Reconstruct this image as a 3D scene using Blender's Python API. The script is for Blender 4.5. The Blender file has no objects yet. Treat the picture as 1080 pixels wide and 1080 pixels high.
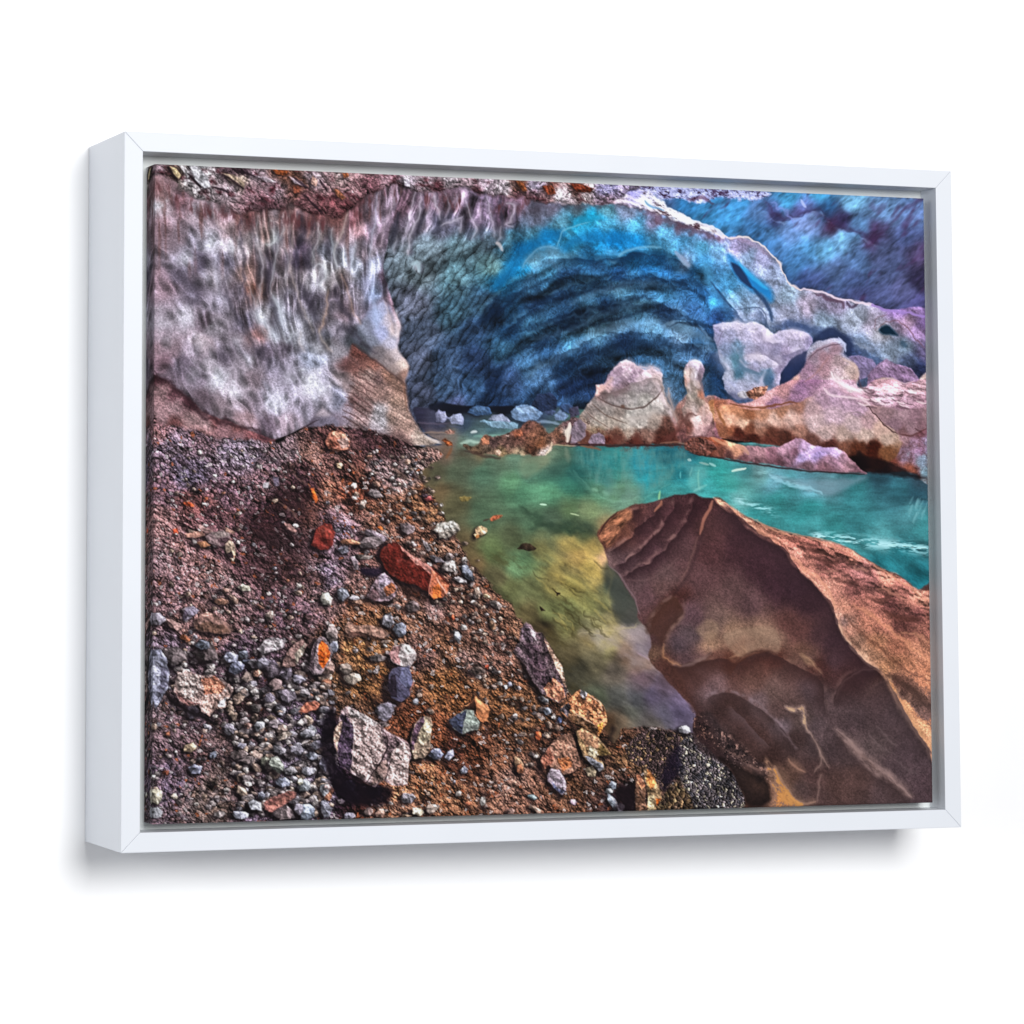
"""A white floater-framed canvas print hanging on a white wall, seen from the left."""
import bpy, bmesh, math
from mathutils import Matrix, Vector
# ---------------------------------------------------------------------------
# THE PRINTED PICTURE: painted point by point on the canvas.  The picture is
# worked out on a tracing sheet (units of the tracing), then laid flat on the
# canvas; every value ends up as a colour attribute of the canvas mesh.
# ---------------------------------------------------------------------------
import numpy as np
NX, NY = 1200, 894
_u, _v = np.meshgrid((np.arange(NX)+.5)/NX, (np.arange(NY)+.5)/NY)
_h = [906.9194196220071, -1.8376666083861641, 162.0, 62.34667918499912, 686.6537369377827,
      171.5, 0.09632760986872532, -0.011343621039420772]
_w = _h[6]*_u+_h[7]*_v+1
X = ((_h[0]*_u+_h[1]*_v+_h[2])/_w).astype(np.float32)
Y = ((_h[3]*_u+_h[4]*_v+_h[5])/_w).astype(np.float32)
_Hi = np.linalg.inv(np.array([[_h[0], _h[1], _h[2]], [_h[3], _h[4], _h[5]], [_h[6], _h[7], 1]]))
IMG = np.zeros((NY, NX, 3), np.float32)

def window(x0, y0, x1, y1):
    """slices of the canvas grid that hold a tracing rectangle"""
    p = _Hi @ np.array([[x0, x1, x0, x1], [y0, y0, y1, y1], [1, 1, 1, 1.]])
    u = p[0]/p[2]; v = p[1]/p[2]
    a = max(0, int(u.min()*NX)-1); b = min(NX, int(u.max()*NX)+2)
    c = max(0, int(v.min()*NY)-1); d = min(NY, int(v.max()*NY)+2)
    if b <= a or d <= c: return None
    return (slice(c, d), slice(a, b))

_tab = np.random.RandomState(7).rand(8, 256, 256).astype(np.float32)
def vnoise(x, y, seed):
    t = _tab[seed % 8]; o = seed*37
    xi = np.floor(x); yi = np.floor(y)
    fx = (x-xi).astype(np.float32); fy = (y-yi).astype(np.float32)
    xi = (xi.astype(np.int64)+o) & 255; yi = (yi.astype(np.int64)+o*3) & 255
    x1 = (xi+1) & 255; y1 = (yi+1) & 255
    fx = fx*fx*(3-2*fx); fy = fy*fy*(3-2*fy)
    a = t[yi, xi]; b = t[yi, x1]; c = t[y1, xi]; d = t[y1, x1]
    return (a+(b-a)*fx)*(1-fy)+(c+(d-c)*fx)*fy
def fbm(x, y, s, seed=0, octs=4, gain=.55, ang=0., asp=1.):
    """layered noise in -1..1; s = size of the largest feature, asp stretches it along ang"""
    ca, sa = math.cos(math.radians(ang)), math.sin(math.radians(ang))
    a = (x*ca+y*sa)/(s*asp); b = (-x*sa+y*ca)/s
    r = 0; amp = 1; tot = 0
    for k in range(octs):
        r = r+amp*(vnoise(a, b, seed+k*3)-.5); tot += amp
        a = a*2.03+5.1; b = b*2.03+1.7; amp *= gain
    return r*2/tot*1.5
def cells(x, y, s, seed=0, ang=0., asp=1., jit=.9):
    """voronoi: nearest, gap to the second, id (0..1), offset from the seed point"""
    ca, sa = math.cos(math.radians(ang)), math.sin(math.radians(ang))
    a = (x*ca+y*sa)/(s*asp); b = (-x*sa+y*ca)/s
    ai = np.floor(a).astype(np.int64); bi = np.floor(b).astype(np.int64)
    d1 = np.full(a.shape, 9., np.float32); d2 = d1.copy(); idn = np.zeros(a.shape, np.float32)
    ox = idn.copy(); oy = idn.copy()
    t0, t1, t2 = _tab[(seed+1) % 8], _tab[(seed+2) % 8], _tab[(seed+3) % 8]
    for j in (-1, 0, 1):
        for i in (-1, 0, 1):
            ci = ai+i; cj = bi+j; m = (cj+seed*31) & 255; n = (ci+seed*17) & 255
            dx = (ci+.5+(t0[m, n]-.5)*jit-a).astype(np.float32)
            dy = (cj+.5+(t1[m, n]-.5)*jit-b).astype(np.float32)
            d = dx*dx+dy*dy
            near = d < d1
            d2 = np.where(near, d1, np.minimum(d2, d)); d1 = np.where(near, d, d1)
            idn = np.where(near, t2[m, n], idn); ox = np.where(near, dx, ox); oy = np.where(near, dy, oy)
    return np.sqrt(d1), np.sqrt(d2)-np.sqrt(d1), idn, -ox, -oy

def smooth(pts, n=6, closed=True):
    p = np.array(pts, float); m = len(p); out = []
    for i in range(m if closed else m-1):
        if closed: a, b, c, d = p[i-1], p[i], p[(i+1) % m], p[(i+2) % m]
        else: a, b, c, d = p[max(i-1, 0)], p[i], p[i+1], p[min(i+2, m-1)]
        for k in range(n):
            t = k/n
            out.append(.5*((2*b)+(c-a)*t+(2*a-5*b+4*c-d)*t*t+(3*b-a-3*c+d)*t**3))
    if not closed: out.append(p[-1])
    return np.array(out)
def sdf(x, y, P):
    """signed distance to a polygon, positive inside"""
    d = np.full(x.shape, 1e9, np.float32); ins = np.zeros(x.shape, bool)
    Q = np.roll(P, -1, 0)
    for (ax, ay), (bx, by) in zip(P, Q):
        ex, ey = bx-ax, by-ay; L = ex*ex+ey*ey
        if L < 1e-9: continue
        px = x-ax; py = y-ay
        t = np.clip((px*ex+py*ey)/L, 0, 1)
        d = np.minimum(d, (px-t*ex)**2+(py-t*ey)**2)
        if ay != by:
            ins ^= ((y >= min(ay, by)) & (y < max(ay, by))) & (x < ax+(y-ay)*ex/ey)
    return np.where(ins, 1, -1)*np.sqrt(d)
def line_dist(x, y, P):
    d = np.full(x.shape, 1e9, np.float32); tt = np.zeros(x.shape, np.float32); n = len(P)-1
    for i in range(n):
        ax, ay = P[i]; bx, by = P[i+1]; ex, ey = bx-ax, by-ay; L = ex*ex+ey*ey
        if L < 1e-9: continue
        t = np.clip(((x-ax)*ex+(y-ay)*ey)/L, 0, 1)
        q = (x-ax-t*ex)**2+(y-ay-t*ey)**2
        near = q < d
        d = np.where(near, q, d); tt = np.where(near, (i+t)/n, tt)
    return np.sqrt(d), tt
def up(a, step, h, w):
    yy = np.minimum(np.arange(h)/step, a.shape[0]-1.001); xx = np.minimum(np.arange(w)/step, a.shape[1]-1.001)
    yi = yy.astype(int); xi = xx.astype(int); fy = (yy-yi)[:, None]; fx = (xx-xi)[None]
    if a.ndim == 3: fy = fy[..., None]; fx = fx[..., None]
    A = a[yi]; B = a[np.minimum(yi+1, a.shape[0]-1)]; C_ = A*(1-fy)+B*fy
    x1 = np.minimum(xi+1, a.shape[1]-1)
    return (C_[:, xi]*(1-fx)+C_[:, x1]*fx).astype(np.float32)
def area(pts, soft=.8, wob=0., ws=8., seed=0, curve=True, n=5):
    """window and soft mask (plus signed distance) of an outline with an uneven edge"""
    P = smooth(pts, n) if curve else np.array(pts, float)
    pad = soft*3+wob*1.5+2
    w = window(P[:, 0].min()-pad, P[:, 1].min()-pad, P[:, 0].max()+pad, P[:, 1].max()+pad)
    if w is None: return None
    x, y = X[w], Y[w]
    st = 4 if x.size > 60000 else 1
    if st > 1:
        h_, w_ = x.shape
        yi = np.minimum(np.arange(0, h_+st, st), h_-1); xi = np.minimum(np.arange(0, w_+st, st), w_-1)
        D = up(sdf(x[np.ix_(yi, xi)], y[np.ix_(yi, xi)], P), st, h_, w_)
    else: D = sdf(x, y, P)
    if wob: D = D+fbm(x, y, ws, seed+11, 3)*wob
    return w, np.clip(D/soft*.5+.5, 0, 1), D
def colours(w, pts, s=7., warp=5., ws=22., seed=0, power=2.):
    """a colour field through scattered colour notes"""
    x, y = X[w], Y[w]; h_, w_ = x.shape; st = 3 if x.size > 4000 else 1
    yi = np.minimum(np.arange(0, h_+st, st), h_-1); xi = np.minimum(np.arange(0, w_+st, st), w_-1)
    gx = x[np.ix_(yi, xi)]; gy = y[np.ix_(yi, xi)]
    if warp:
        gx, gy = gx+fbm(gx, gy, ws, seed+21, 3)*warp, gy+fbm(gx, gy, ws, seed+24, 3)*warp
    num = np.zeros(gx.shape+(3,), np.float32); den = np.zeros(gx.shape, np.float32)
    for px, py, r, g, b in pts:
        q = 1/((gx-px)**2+(gy-py)**2+s*s)**power
        den += q; num += q[..., None]*np.array((r, g, b), np.float32)
    c = num/den[..., None]/255
    return up(c, st, h_, w_) if st > 1 else c
def lay(w, m, c):
    if not hasattr(c, 'shape'): c = np.array(c, np.float32)/255
    IMG[w] = IMG[w]*(1-m[..., None])+c*m[..., None]
def mul(w, f):
    IMG[w] *= f[..., None]
def ridge(x, y, s, seed, ang, asp, octs=2):
    """smooth crests, 0..1"""
    n = fbm(x, y, s, seed, octs, .45, ang, asp)
    return np.clip(1-np.abs(n)*1.5, 0, 1)
def parse(s):
    return [tuple(float(q) for q in t.split(',')) for t in s.replace('\n', ' ').split()]
def stroke(pts, width, col, alpha=.8, soft=None, curve=True, taper=True, wob=.6, seed=0):
    P = smooth(pts, 5, False) if curve and len(pts) > 2 else np.array(pts, float)
    pad = width*2+3+(soft or 0)*2
    w = window(P[:, 0].min()-pad, P[:, 1].min()-pad, P[:, 0].max()+pad, P[:, 1].max()+pad)
    if w is None: return
    x, y = X[w], Y[w]
    if wob: x, y = x+fbm(x, y, 7, seed+3, 2)*wob, y+fbm(x, y, 7, seed+5, 2)*wob
    d, t = line_dist(x, y, P)
    ww = width*.5*(np.sqrt(np.clip(1-(2*t-1)**2, 0, 1))*.85+.15 if taper else 1)
    s = soft if soft else max(.9, width*.6)
    lay(w, np.clip((ww-d)/s+.5, 0, 1)*alpha, col)
def dark_line(pts, width, alpha=.6, col=(20, 15, 22), **k): stroke(pts, width, col, alpha, **k)
def grain(w, amt, seed=0, s=1.6, m=None):
    x, y = X[w], Y[w]
    g = (vnoise(x/s, y/s, seed+40)-.5)+(vnoise(x/(s*.55), y/(s*.55), seed+43)-.5)*.8
    g = 1+g*amt*2
    mul(w, g if m is None else 1+(g-1)*m)
def fold(pts, width, col, alpha=.7, seed=0, dark=(58, 52, 70), side=1, **k):
    """a crest: soft light line with shade along one side"""
    stroke([(x_+side*width*1.3, y_+.6) for x_, y_ in pts], width*2.2, dark, alpha*.5, width*1.8, seed=seed, wob=1.2)
    stroke(pts, width*2.6, col, alpha*.42, width*2.2, seed=seed, wob=1.2)
    stroke(pts, width*.8, col, alpha*.42, 1.5, seed=seed, wob=1.2)
def brow(pts, col, al=.7, depth=14, hi=None, hal=.5, side=1, edge=1.2, wob=1.2, seed=0, warp=0, ends=.18):
    """an edge where the surface drops away: crisp along the line, fading off on one side (below, for a line drawn left to right)"""
    P = smooth(pts, 5, False); pad = depth*2.6+4
    w = window(P[:, 0].min()-pad, P[:, 1].min()-pad, P[:, 0].max()+pad, P[:, 1].max()+pad)
    if w is None: return
    x, y = X[w], Y[w]
    x = x+fbm(x, y, 9, seed+3, 2)*wob; y = y+fbm(x, y, 9, seed+5, 2)*wob
    best = np.full(x.shape, 1e9, np.float32); tt = np.zeros(x.shape, np.float32); sg = tt.copy(); n = len(P)-1
    for i in range(n):
        ax, ay = P[i]; bx, by = P[i+1]; ex, ey = bx-ax, by-ay; L = ex*ex+ey*ey
        if L < 1e-9: continue
        tq = ((x-ax)*ex+(y-ay)*ey)/L; tc = np.clip(tq, 0, 1)
        q = (x-ax-tc*ex)**2+(y-ay-tc*ey)**2
        cr = (ex*(y-ay)-ey*(x-ax))/math.sqrt(L)
        near = q < best-1e-4
        best = np.where(near, q, best); tt = np.where(near, (i+tc)/n, tt); sg = np.where(near, cr, sg)
    d = np.sqrt(best); s = sg*side
    tap = np.clip(np.minimum(tt, 1-tt)/ends, 0, 1)
    k = np.clip(s/edge+.5, 0, 1)*np.exp(-(d/depth)**1.3)*tap*al
    lay(w, k, col)
    if hi is not None:
        k = np.exp(-((s+2.0)/2.2)**2)*(d < 9)*tap*hal*np.clip(.55+fbm(x, y, 8, seed+8, 2)*1.3, 0, 1)
        lay(w, k, hi)
def block(pts, notes, s=3., warp=2., grit=.08, rim=.22, seed=0, soft=.8, wob=.9, lines=()):
    """a lump of ice: outline filled with colour notes, softly modelled"""
    w, m, D = area(pts, soft, wob, 6, seed, False)
    x, y = X[w], Y[w]
    c = colours(w, notes, s, warp, 8, seed, 2.6)
    q0 = c.mean((0, 1), keepdims=True); c = np.clip((q0+(c-q0)*1.25)*1.05, .03, .97)
    h = fbm(x, y, 9, seed+1, 3, .5); gy, gx = np.gradient(h)
    c = c*(1+np.clip((gx*LX+gy*LY)*grit*6, -.12, .14)+h*grit*.5+fbm(x, y, 3, seed+4, 2)*grit*.5)[..., None]
    ey, ex = np.gradient(D); lit = ex*-LX+ey*-LY
    c = c*(1+np.exp(-np.clip(D, 0, 9)/1.8)*np.clip(lit, -1, 1)*rim)[..., None]
    lay(w, m, np.clip(c, 0, 1)); grain(w, .07, seed, 1.4, m)
LX, LY = .72, -.69       # light in the pictured scene comes from the upper right

def rock(pts, col, facets=(), grit=.22, shade=None, seed=0, rim=.25, soft=.7, wob=.9, curve=False):
    """a stone: outline, facets with their own colours, grit, a cast shadow to the left"""
    P = np.array(pts, float)
    if shade is not None:
        a = area(P+np.array(shade), 2.2, 1., 6, seed, True, 3)
        if a: lay(a[0], a[1]*(.8 if abs(shade[0]) > 2.5 else .55), (28, 20, 25))
    a = area(pts, soft, wob, 6, seed, curve, 3)
    if not a: return
    w, m, D = a
    x, y = X[w], Y[w]
    c = np.ones(x.shape+(3,), np.float32)*np.array(col, np.float32)/255
    for fp, fc in facets:
        d = sdf(x+fbm(x, y, 6, seed+2, 2)*1.1, y+fbm(x, y, 6, seed+4, 2)*1.1, np.array(fp, float))
        fm = np.clip(d/.8+.5, 0, 1)[..., None]
        c = c*(1-fm)+np.array(fc, np.float32)/255*fm
    h1 = fbm(x, y, 8, seed+1, 3, .5)
    gy, gx = np.gradient(h1)
    c = c*(1+np.clip((gx*LX+gy*LY)*grit*9, -.35, .4)+h1*grit*.7)[..., None]
    sp = vnoise(x/1.3, y/1.3, seed+9)-.5+(vnoise(x/.8, y/.8, seed+6)-.5)*.6
    c = c*(1+sp*grit*1.6)[..., None]
    fl = fbm(x, y, 4, seed+15, 2)
    c = c+(np.clip(fl-.35, 0, 1)*.35)[..., None]*np.array((.9, .85, .85), np.float32)*grit*1.8
    ey, ex = np.gradient(D)
    lit = ex*LX*-1+ey*LY*-1
    e = np.exp(-np.clip(D, 0, 9)/1.6)
    c = c*(1+e*np.clip(lit, -1, 1)*rim)[..., None]
    IMG[w] = IMG[w]*(1-m[..., None])+np.clip(c, 0, 1)*m[..., None]
_rs = np.random.RandomState(5)
def stone(cx, cy, rx, ry, rot, col, shadow=True, k=1.):
    """a small stone with one lit and one shaded facet"""
    n = _rs.randint(5, 8); a0 = _rs.rand()*6.28
    an = a0+np.arange(n)/n*6.283+_rs.rand(n)*.45
    r = .82+_rs.rand(n)*.34
    ca, sa = math.cos(math.radians(rot)), math.sin(math.radians(rot))
    px = np.cos(an)*rx*r; py = np.sin(an)*ry*r
    P = np.stack([cx+px*ca-py*sa, cy+px*sa+py*ca], 1)
    c = np.array(col, float); c = c.mean()+(c-c.mean())*(.5 if c[2] > c[0]+8 else .72)
    i = int(np.argmax((P-[cx, cy])@np.array([LX, LY])))
    mid = np.array([cx, cy])+(_rs.rand(2)-.5)*rx*.4
    F = [P[(i-2) % n], P[(i-1) % n], P[i], P[(i+1) % n], P[(i+2) % n], mid]
    G = [P[(i-1) % n], P[i], P[(i+1) % n], mid+(P[i]-mid)*.35]
    rock(P, c*.62*k, [(F, c*1.0*k), (G, np.minimum(c*1.18*k+8, 250))], .2,
         (-rx*.35-1, ry*.3+.6) if shadow else None, seed=_rs.randint(0, 200), rim=.2)
def paint_ice():
    W = (slice(0, NY), slice(0, NX))
    # ---- far glacier wall, upper right
    a = area(parse("655,195 720,190 985,205 985,350 900,330 830,315 800,280 740,250"), 1.5)
    w, m, D = a; x, y = X[w], Y[w]
    c = colours(w, parse("""700,216,70,95,150 720,222,45,110,172 745,232,60,135,200 770,228,66,140,208 780,212,58,128,190 795,240,70,125,195
     800,228,95,125,190 815,232,80,75,140 835,214,70,160,222 860,206,65,155,208 845,222,125,120,205 868,226,40,95,150 900,215,120,165,212 935,220,112,135,190
     970,215,105,125,185 890,238,62,45,92 905,246,98,140,196 878,242,90,45,85 850,242,125,130,190 830,245,105,125,185 812,250,80,125,190 850,265,92,152,218 838,285,70,115,175
     820,292,55,85,145 870,270,112,168,224 890,258,125,170,222 930,262,84,84,130 922,255,80,40,80 960,250,82,84,138 970,230,100,110,165 970,300,66,50,90 975,272,85,60,100 940,285,88,88,138
     900,300,76,84,136 905,278,90,110,165 860,300,70,75,128 880,290,84,96,146 930,318,84,80,130 970,325,80,66,120 850,302,60,70,125 955,305,95,85,135 800,262,60,110,175 910,318,80,75,130"""), 6, 5, 20, 3)
    n1 = fbm(x, y, 5, 5, 4, .7, -40, 3.2); n2 = fbm(x, y, 14, 9, 4, .6, -44, 2.2); g0, g1 = np.gradient(fbm(x, y, 8, 15, 3, .5, -40, 2.5))
    sk = ridge(x+fbm(x, y, 12, 4, 2)*3, y, 4, 8, -42, 4, 3)
    c = c*(1+(sk-.55)*.12+n1*.16+n2*.2+np.clip((g1*LX+g0*LY)*1.5, -.2, .25))[..., None]; c = c-(c-c.mean(-1, keepdims=True))*.14
    r = np.clip(fbm(x, y, 11, 31, 3, .6, -50, 3)-.5, 0, 1)[..., None]*1.1
    c = c*(1-r)+np.array((88, 48, 88))/255*r
    c = c*np.array((.90, 1.04, 1.03)); lay(w, m, np.clip(c, 0, 1))
    stroke([(806, 218), (822, 232), (850, 228), (862, 226), (880, 240), (905, 248), (926, 262)], 6, (72, 44, 84), .42, 5, wob=3)
    brow([(800, 222), (822, 236), (846, 230), (866, 228), (886, 244), (908, 252), (934, 268)], (58, 52, 92), .5, 10, (150, 180, 225), .4, wob=3, seed=2, side=-1)
    
    stroke([(812, 216), (830, 228), (838, 240)], 2, (140, 150, 220), .5, 1.5, wob=2)
    stroke([(845, 214), (850, 222)], 3, (190, 200, 245), .7, 1.5)
    # ---- blue cave: roof, back wall, front face of the arch
    a = area(parse("""395,185 560,190 640,205 665,213 678,216 691,224 711,227 726,235 750,242 759,251 772,253 783,253 803,262 813,272 822,281 825,290 832,301 843,309 861,310 874,314
     888,319 905,321 919,325 939,331 985,337 985,440 860,440 700,470 430,470 400,380"""), .9, .6, 5)
    w, m, D = a; x, y = X[w], Y[w]
    c = colours(w, parse("""
     420,215,112,85,100 440,240,95,85,100 470,215,140,112,130 470,240,84,82,102 500,225,125,105,130 530,230,95,75,95 540,215,130,100,120 560,225,82,80,95 450,260,95,105,122
     480,260,85,105,122 510,260,82,100,118 540,258,72,112,130 547,264,10,100,158 560,262,12,112,168 440,290,100,110,126 480,290,85,116,136 520,280,86,116,126 530,300,18,75,112 548,288,15,110,168
     435,320,85,85,108 450,350,72,80,108 480,330,64,94,120 510,320,50,76,106 520,332,18,32,56 540,330,25,55,88 500,350,40,60,95 540,350,20,44,74 440,380,78,82,110 440,420,74,78,108
     470,380,58,76,112 470,410,58,78,114 500,380,36,52,88 500,410,46,72,112 530,370,44,80,114 540,400,46,66,108 518,400,24,38,68 520,425,30,50,88 480,428,60,66,102
     560,235,90,95,115 580,220,112,110,132 610,225,88,112,128 640,225,80,132,150 660,225,110,122,150 690,235,120,116,148 720,245,112,106,138 745,255,100,106,142
     560,250,66,118,140 590,240,76,128,150 580,252,20,122,178 610,240,40,142,182 625,232,28,152,195 640,240,72,160,202 670,240,80,160,202 700,245,90,162,204 720,257,80,160,212 742,262,90,182,228
     600,260,35,112,145 630,257,26,126,180 650,258,12,126,198 670,256,28,132,194 690,264,60,132,172 708,266,80,152,192 742,278,70,150,215 562,278,82,122,150 582,275,76,120,150 600,273,50,96,126
     620,272,28,84,126 646,272,60,140,190 670,276,18,76,118 690,276,18,76,122 712,276,50,112,155 724,277,130,150,188 735,287,28,88,140 747,300,62,125,185
     560,300,46,82,116 580,290,50,100,136 600,290,34,64,100 630,285,34,70,108 650,290,24,60,108 680,290,20,70,120 700,290,36,92,152 720,297,40,90,146 740,312,36,82,136
     560,320,22,38,64 590,310,30,55,88 620,310,45,80,112 650,305,66,106,138 680,302,50,90,132 700,315,46,92,134 730,330,35,65,108
     560,345,42,76,106 600,330,26,50,80 630,335,52,86,116 640,322,24,48,78 670,325,56,92,122 700,335,35,60,98 720,345,76,110,146 740,357,42,82,132
     555,390,46,76,112 580,370,30,55,88 570,400,60,90,132 600,360,50,90,126 630,350,76,116,146 650,350,70,102,136 690,345,70,106,142 720,355,92,116,152 745,372,76,106,146 600,390,24,48,80
     620,380,34,60,95 600,410,20,34,64 620,405,24,40,72 640,375,34,60,92 660,365,24,44,76 680,370,36,66,102 700,374,46,76,112 720,387,60,90,130 705,400,46,76,110 710,420,50,80,116 745,400,50,88,130
     570,425,30,50,82 600,430,35,55,88 755,265,112,166,212 760,251,142,132,172 780,262,150,142,182 800,275,150,150,188 815,300,146,160,192 832,318,130,150,172 790,275,135,160,195
     768,300,80,162,218 755,320,66,160,228 775,318,112,156,192 790,328,132,160,192 800,337,160,170,202 768,337,56,108,165 755,342,38,72,130 780,335,150,160,196 800,347,98,124,160
     830,335,152,156,182 850,325,162,150,172 880,325,152,142,172 870,343,128,146,168 840,352,68,88,130 870,367,72,92,130 900,340,142,150,168 920,345,150,142,162 910,367,108,124,150 930,355,142,142,152
     955,343,142,116,138 970,352,150,122,162 950,333,152,120,185 973,345,142,112,175 940,375,122,136,156 955,366,112,130,150 960,386,78,90,122 920,387,78,98,130 900,382,58,74,116 880,382,68,80,122
     970,390,50,60,102 835,395,32,48,92 845,377,68,78,116 830,362,88,108,150 755,362,20,55,98 750,400,18,44,80 752,380,24,50,90 980,375,110,100,140 850,405,40,55,100"""), 5, 4, 18, 1)
    # flow of the scalloped ice round the arch
    R = np.hypot(x-690, (y-640)*1.0); T = np.arctan2(y-640, x-690)*330
    inner = np.clip(1-((x-620)/230)**2, 0, 1)*0+np.clip((330-np.abs(x-585))/60, 0, 1)
    q = fbm(T, R, 11, 4, 4, .6, 0, 2.6)
    rd = np.exp(-(fbm(T+8*q, R, 15, 12, 3, .5, 8, 2.2)/.16)**2)
    cav = np.clip((y-(262+np.clip(np.abs(x-600)-60, 0, 200)*.12))/22, 0, 1)*np.clip((762-x)/20, 0, 1)
    cav = np.maximum(cav, np.clip((530-x)/30, 0, 1)*np.clip((y-235)/25, 0, 1))
    # scallops on the left wall of the cave
    qx = x+6*fbm(x, y, 16, 3, 2); qy = y+6*fbm(x, y, 16, 6, 2)
    d1, gp, idn, ox, oy = cells(x*.6+qx*.4, y*.6+qy*.4, 6.8, 4, -56, 2.6, 1.)
    rr = ridge(qx, qy, 8, 4, -54, 2.6, 3); g0s, g1s = np.gradient(fbm(qx, qy, 10, 9, 2, .5, -54, 2.0))
    left = np.clip((572-x)/55, 0, 1)*np.clip((y-245)/22, 0, 1)
    sc = (rr-.5)*.30-np.clip(.3-gp, 0, .3)*.45*np.clip(.6+fbm(x, y, 15, 71, 2)*1.5, 0, 1)+np.clip((g1s*.5-g0s*.8)*1.2, -.2, .25)+(np.clip(gp/.6, 0, 1)-.5)*.26+(-oy*.55+ox*.15)*.5+(idn-.5)*.12
    d1b, gpb, idb, oxb, oyb = cells(x+9*fbm(x, y, 20, 13, 2), y+9*fbm(x, y, 20, 16, 2), 15, 6, -18, 2.6)
    sb = (ridge(T, R, 9, 14, 0, 3.2, 3)-.55)*.5-oyb*.1
    q = fbm(x, y, 9, 4, 4, .6)*.6+q*.4
    bd = fbm(T+5*fbm(x, y, 18, 7, 2), R+7*fbm(x, y, 40, 9, 2), 12, 21, 2, .45, 0, 5.5)
    sh = 1.03-left*.14+cav*(q*.20-rd*.12+.05)+left*sc*.8+cav*(1-left*.6)*np.clip(bd*.62, -.42, .5)+cav*(1-left)*sb*.25
    face = (1-cav)*(1-left)
    fn = fbm(x, y, 9, 14, 4, .6, 60, 1.6); fn2 = fbm(x, y, 24, 18, 3)
    g0, g1 = np.gradient(fbm(x, y, 15, 19, 3, .42))
    sh = sh+face*(fn*.10+fn2*.1+np.clip((g1*LX+g0*LY)*2.6, -.16, .2))
    c = c*sh[..., None]
    fa = face*np.clip((x-690)/60, 0, 1)
    c = c*(1+fa*(fbm(x, y, 16, 43, 2)*.12))[..., None]
    ln = np.exp(-(fbm(x, y, 10, 37, 2, .5)/.05)**2)*face*np.clip((x-590)/30, 0, 1)*np.clip((780-x)/40, 0, 1)
    c = c*(1+ln*.10)[..., None]
    kc = (cav*.08+.02)[..., None]; c = c-(c-c.mean(-1, keepdims=True))*kc; c[..., 1] *= 1+cav*.05; c = c*(1+cav*.06)[..., None]
    # purple tint worked into the grey-mauve upper left
    lay(w, m, np.clip(c, 0, 1))
    grain(w, .10, 3, 1.5, m)
    fr = np.abs(fbm(T+6*fbm(x, y, 10, 2, 2), R+6*fbm(x, y, 10, 6, 2), 5, 25, 3, .6, 70, 2.2)); mul(w, 1+m*(1-left)*(cav*.9+.35)*np.clip(.15-fr*.5, -.09, .11))
    # long dark ripples of the back wall
    for L, wd, al in (([(545, 330), (580, 318), (610, 312), (640, 306), (668, 300)], 7, .45), ([(548, 350), (590, 338), (620, 330), (652, 320), (690, 316)], 8, .5),
        ([(560, 380), (590, 352), (620, 345), (650, 338), (680, 330), (715, 332)], 6, .35), ([(550, 372), (575, 362), (610, 340)], 6, .35), ([(566, 415), (590, 395), (620, 380), (650, 368), (690, 364), (730, 372), (765, 385)], 10, .4),
        ([(500, 345), (525, 328), (550, 310), (585, 296), (620, 284)], 7, .38), ([(470, 300), (495, 305), (530, 320)], 4, .25), ([(600, 425), (612, 408), (640, 392)], 12, .4),
        ([(703, 347), (725, 343), (742, 352), (752, 362)], 3.5, .6), ([(505, 430), (525, 400), (545, 375)], 8, .35), ([(650, 300), (690, 296), (725, 306), (748, 325)], 5, .35), ([(690, 324), (720, 335), (750, 350)], 5, .3)):
        stroke(L, wd, (10, 24, 48), al, wd*.5, wob=3, seed=int(L[0][0]))
    for L, wd, al in (([(556, 398), (590, 378), (625, 356), (655, 346), (700, 344), (735, 356), (765, 375)], 9, .35), ([(560, 360), (600, 350), (640, 332), (680, 322)], 7, .22),
        ([(600, 322), (640, 308), (680, 300), (710, 305)], 7, .25), ([(700, 348), (722, 349), (742, 360), (760, 376)], 8, .3), ([(560, 290), (575, 280), (595, 284)], 6, .25)):
        stroke(L, wd, (110, 145, 175), al, wd*.6, wob=3, seed=int(L[0][1]))
    # bright blue band and roof lip
    stroke([(520, 306), (535, 290), (552, 270), (565, 258), (582, 250), (596, 246)], 15, (16, 112, 172), .6, 7, wob=2)
    stroke([(598, 246), (612, 236), (626, 231), (640, 232)], 7, (26, 160, 205), .55, 4, wob=2)
    stroke([(592, 268), (610, 254), (635, 252), (660, 254), (684, 262)], 12, (16, 122, 190), .5, 7)
    stroke([(551, 286), (560, 273), (574, 266), (588, 268), (600, 274)], 9, (88, 130, 152), .5, 7)
    stroke([(551, 284), (560, 270), (574, 262), (588, 264)], 1.8, (130, 165, 185), .5, 2)
    stroke([(588, 262), (592, 248), (600, 243), (622, 236)], 1.8, (135, 180, 195), .5, 1.3)
    stroke([(642, 276), (648, 279), (655, 270), (664, 266), (680, 263), (698, 264)], 3, (130, 180, 205), .6, 2.4)
    stroke([(641, 272), (646, 268), (652, 271)], 6, (70, 150, 205), .5, 3)
    stroke([(600, 273), (620, 276), (640, 274), (656, 276), (672, 270), (700, 270), (716, 278)], 6, (16, 62, 100), .55, 3)
    stroke([(712, 268), (720, 276), (727, 284)], 5, (150, 165, 195), .7, 2)
    stroke([(727, 284), (738, 300), (745, 318), (748, 340)], 5, (30, 80, 130), .4, 4)
    stroke([(735, 262), (745, 285), (752, 305), (770, 330)], 9, (88, 175, 225), .45, 6)
    stroke([(750, 300), (760, 313), (772, 328)], 2, (40, 70, 115), .6, 1.4)
    # grey-white fringe of hanging flutes over the cave mouth
    w = window(395, 195, 560, 285); x, y = X[w], Y[w]
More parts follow.
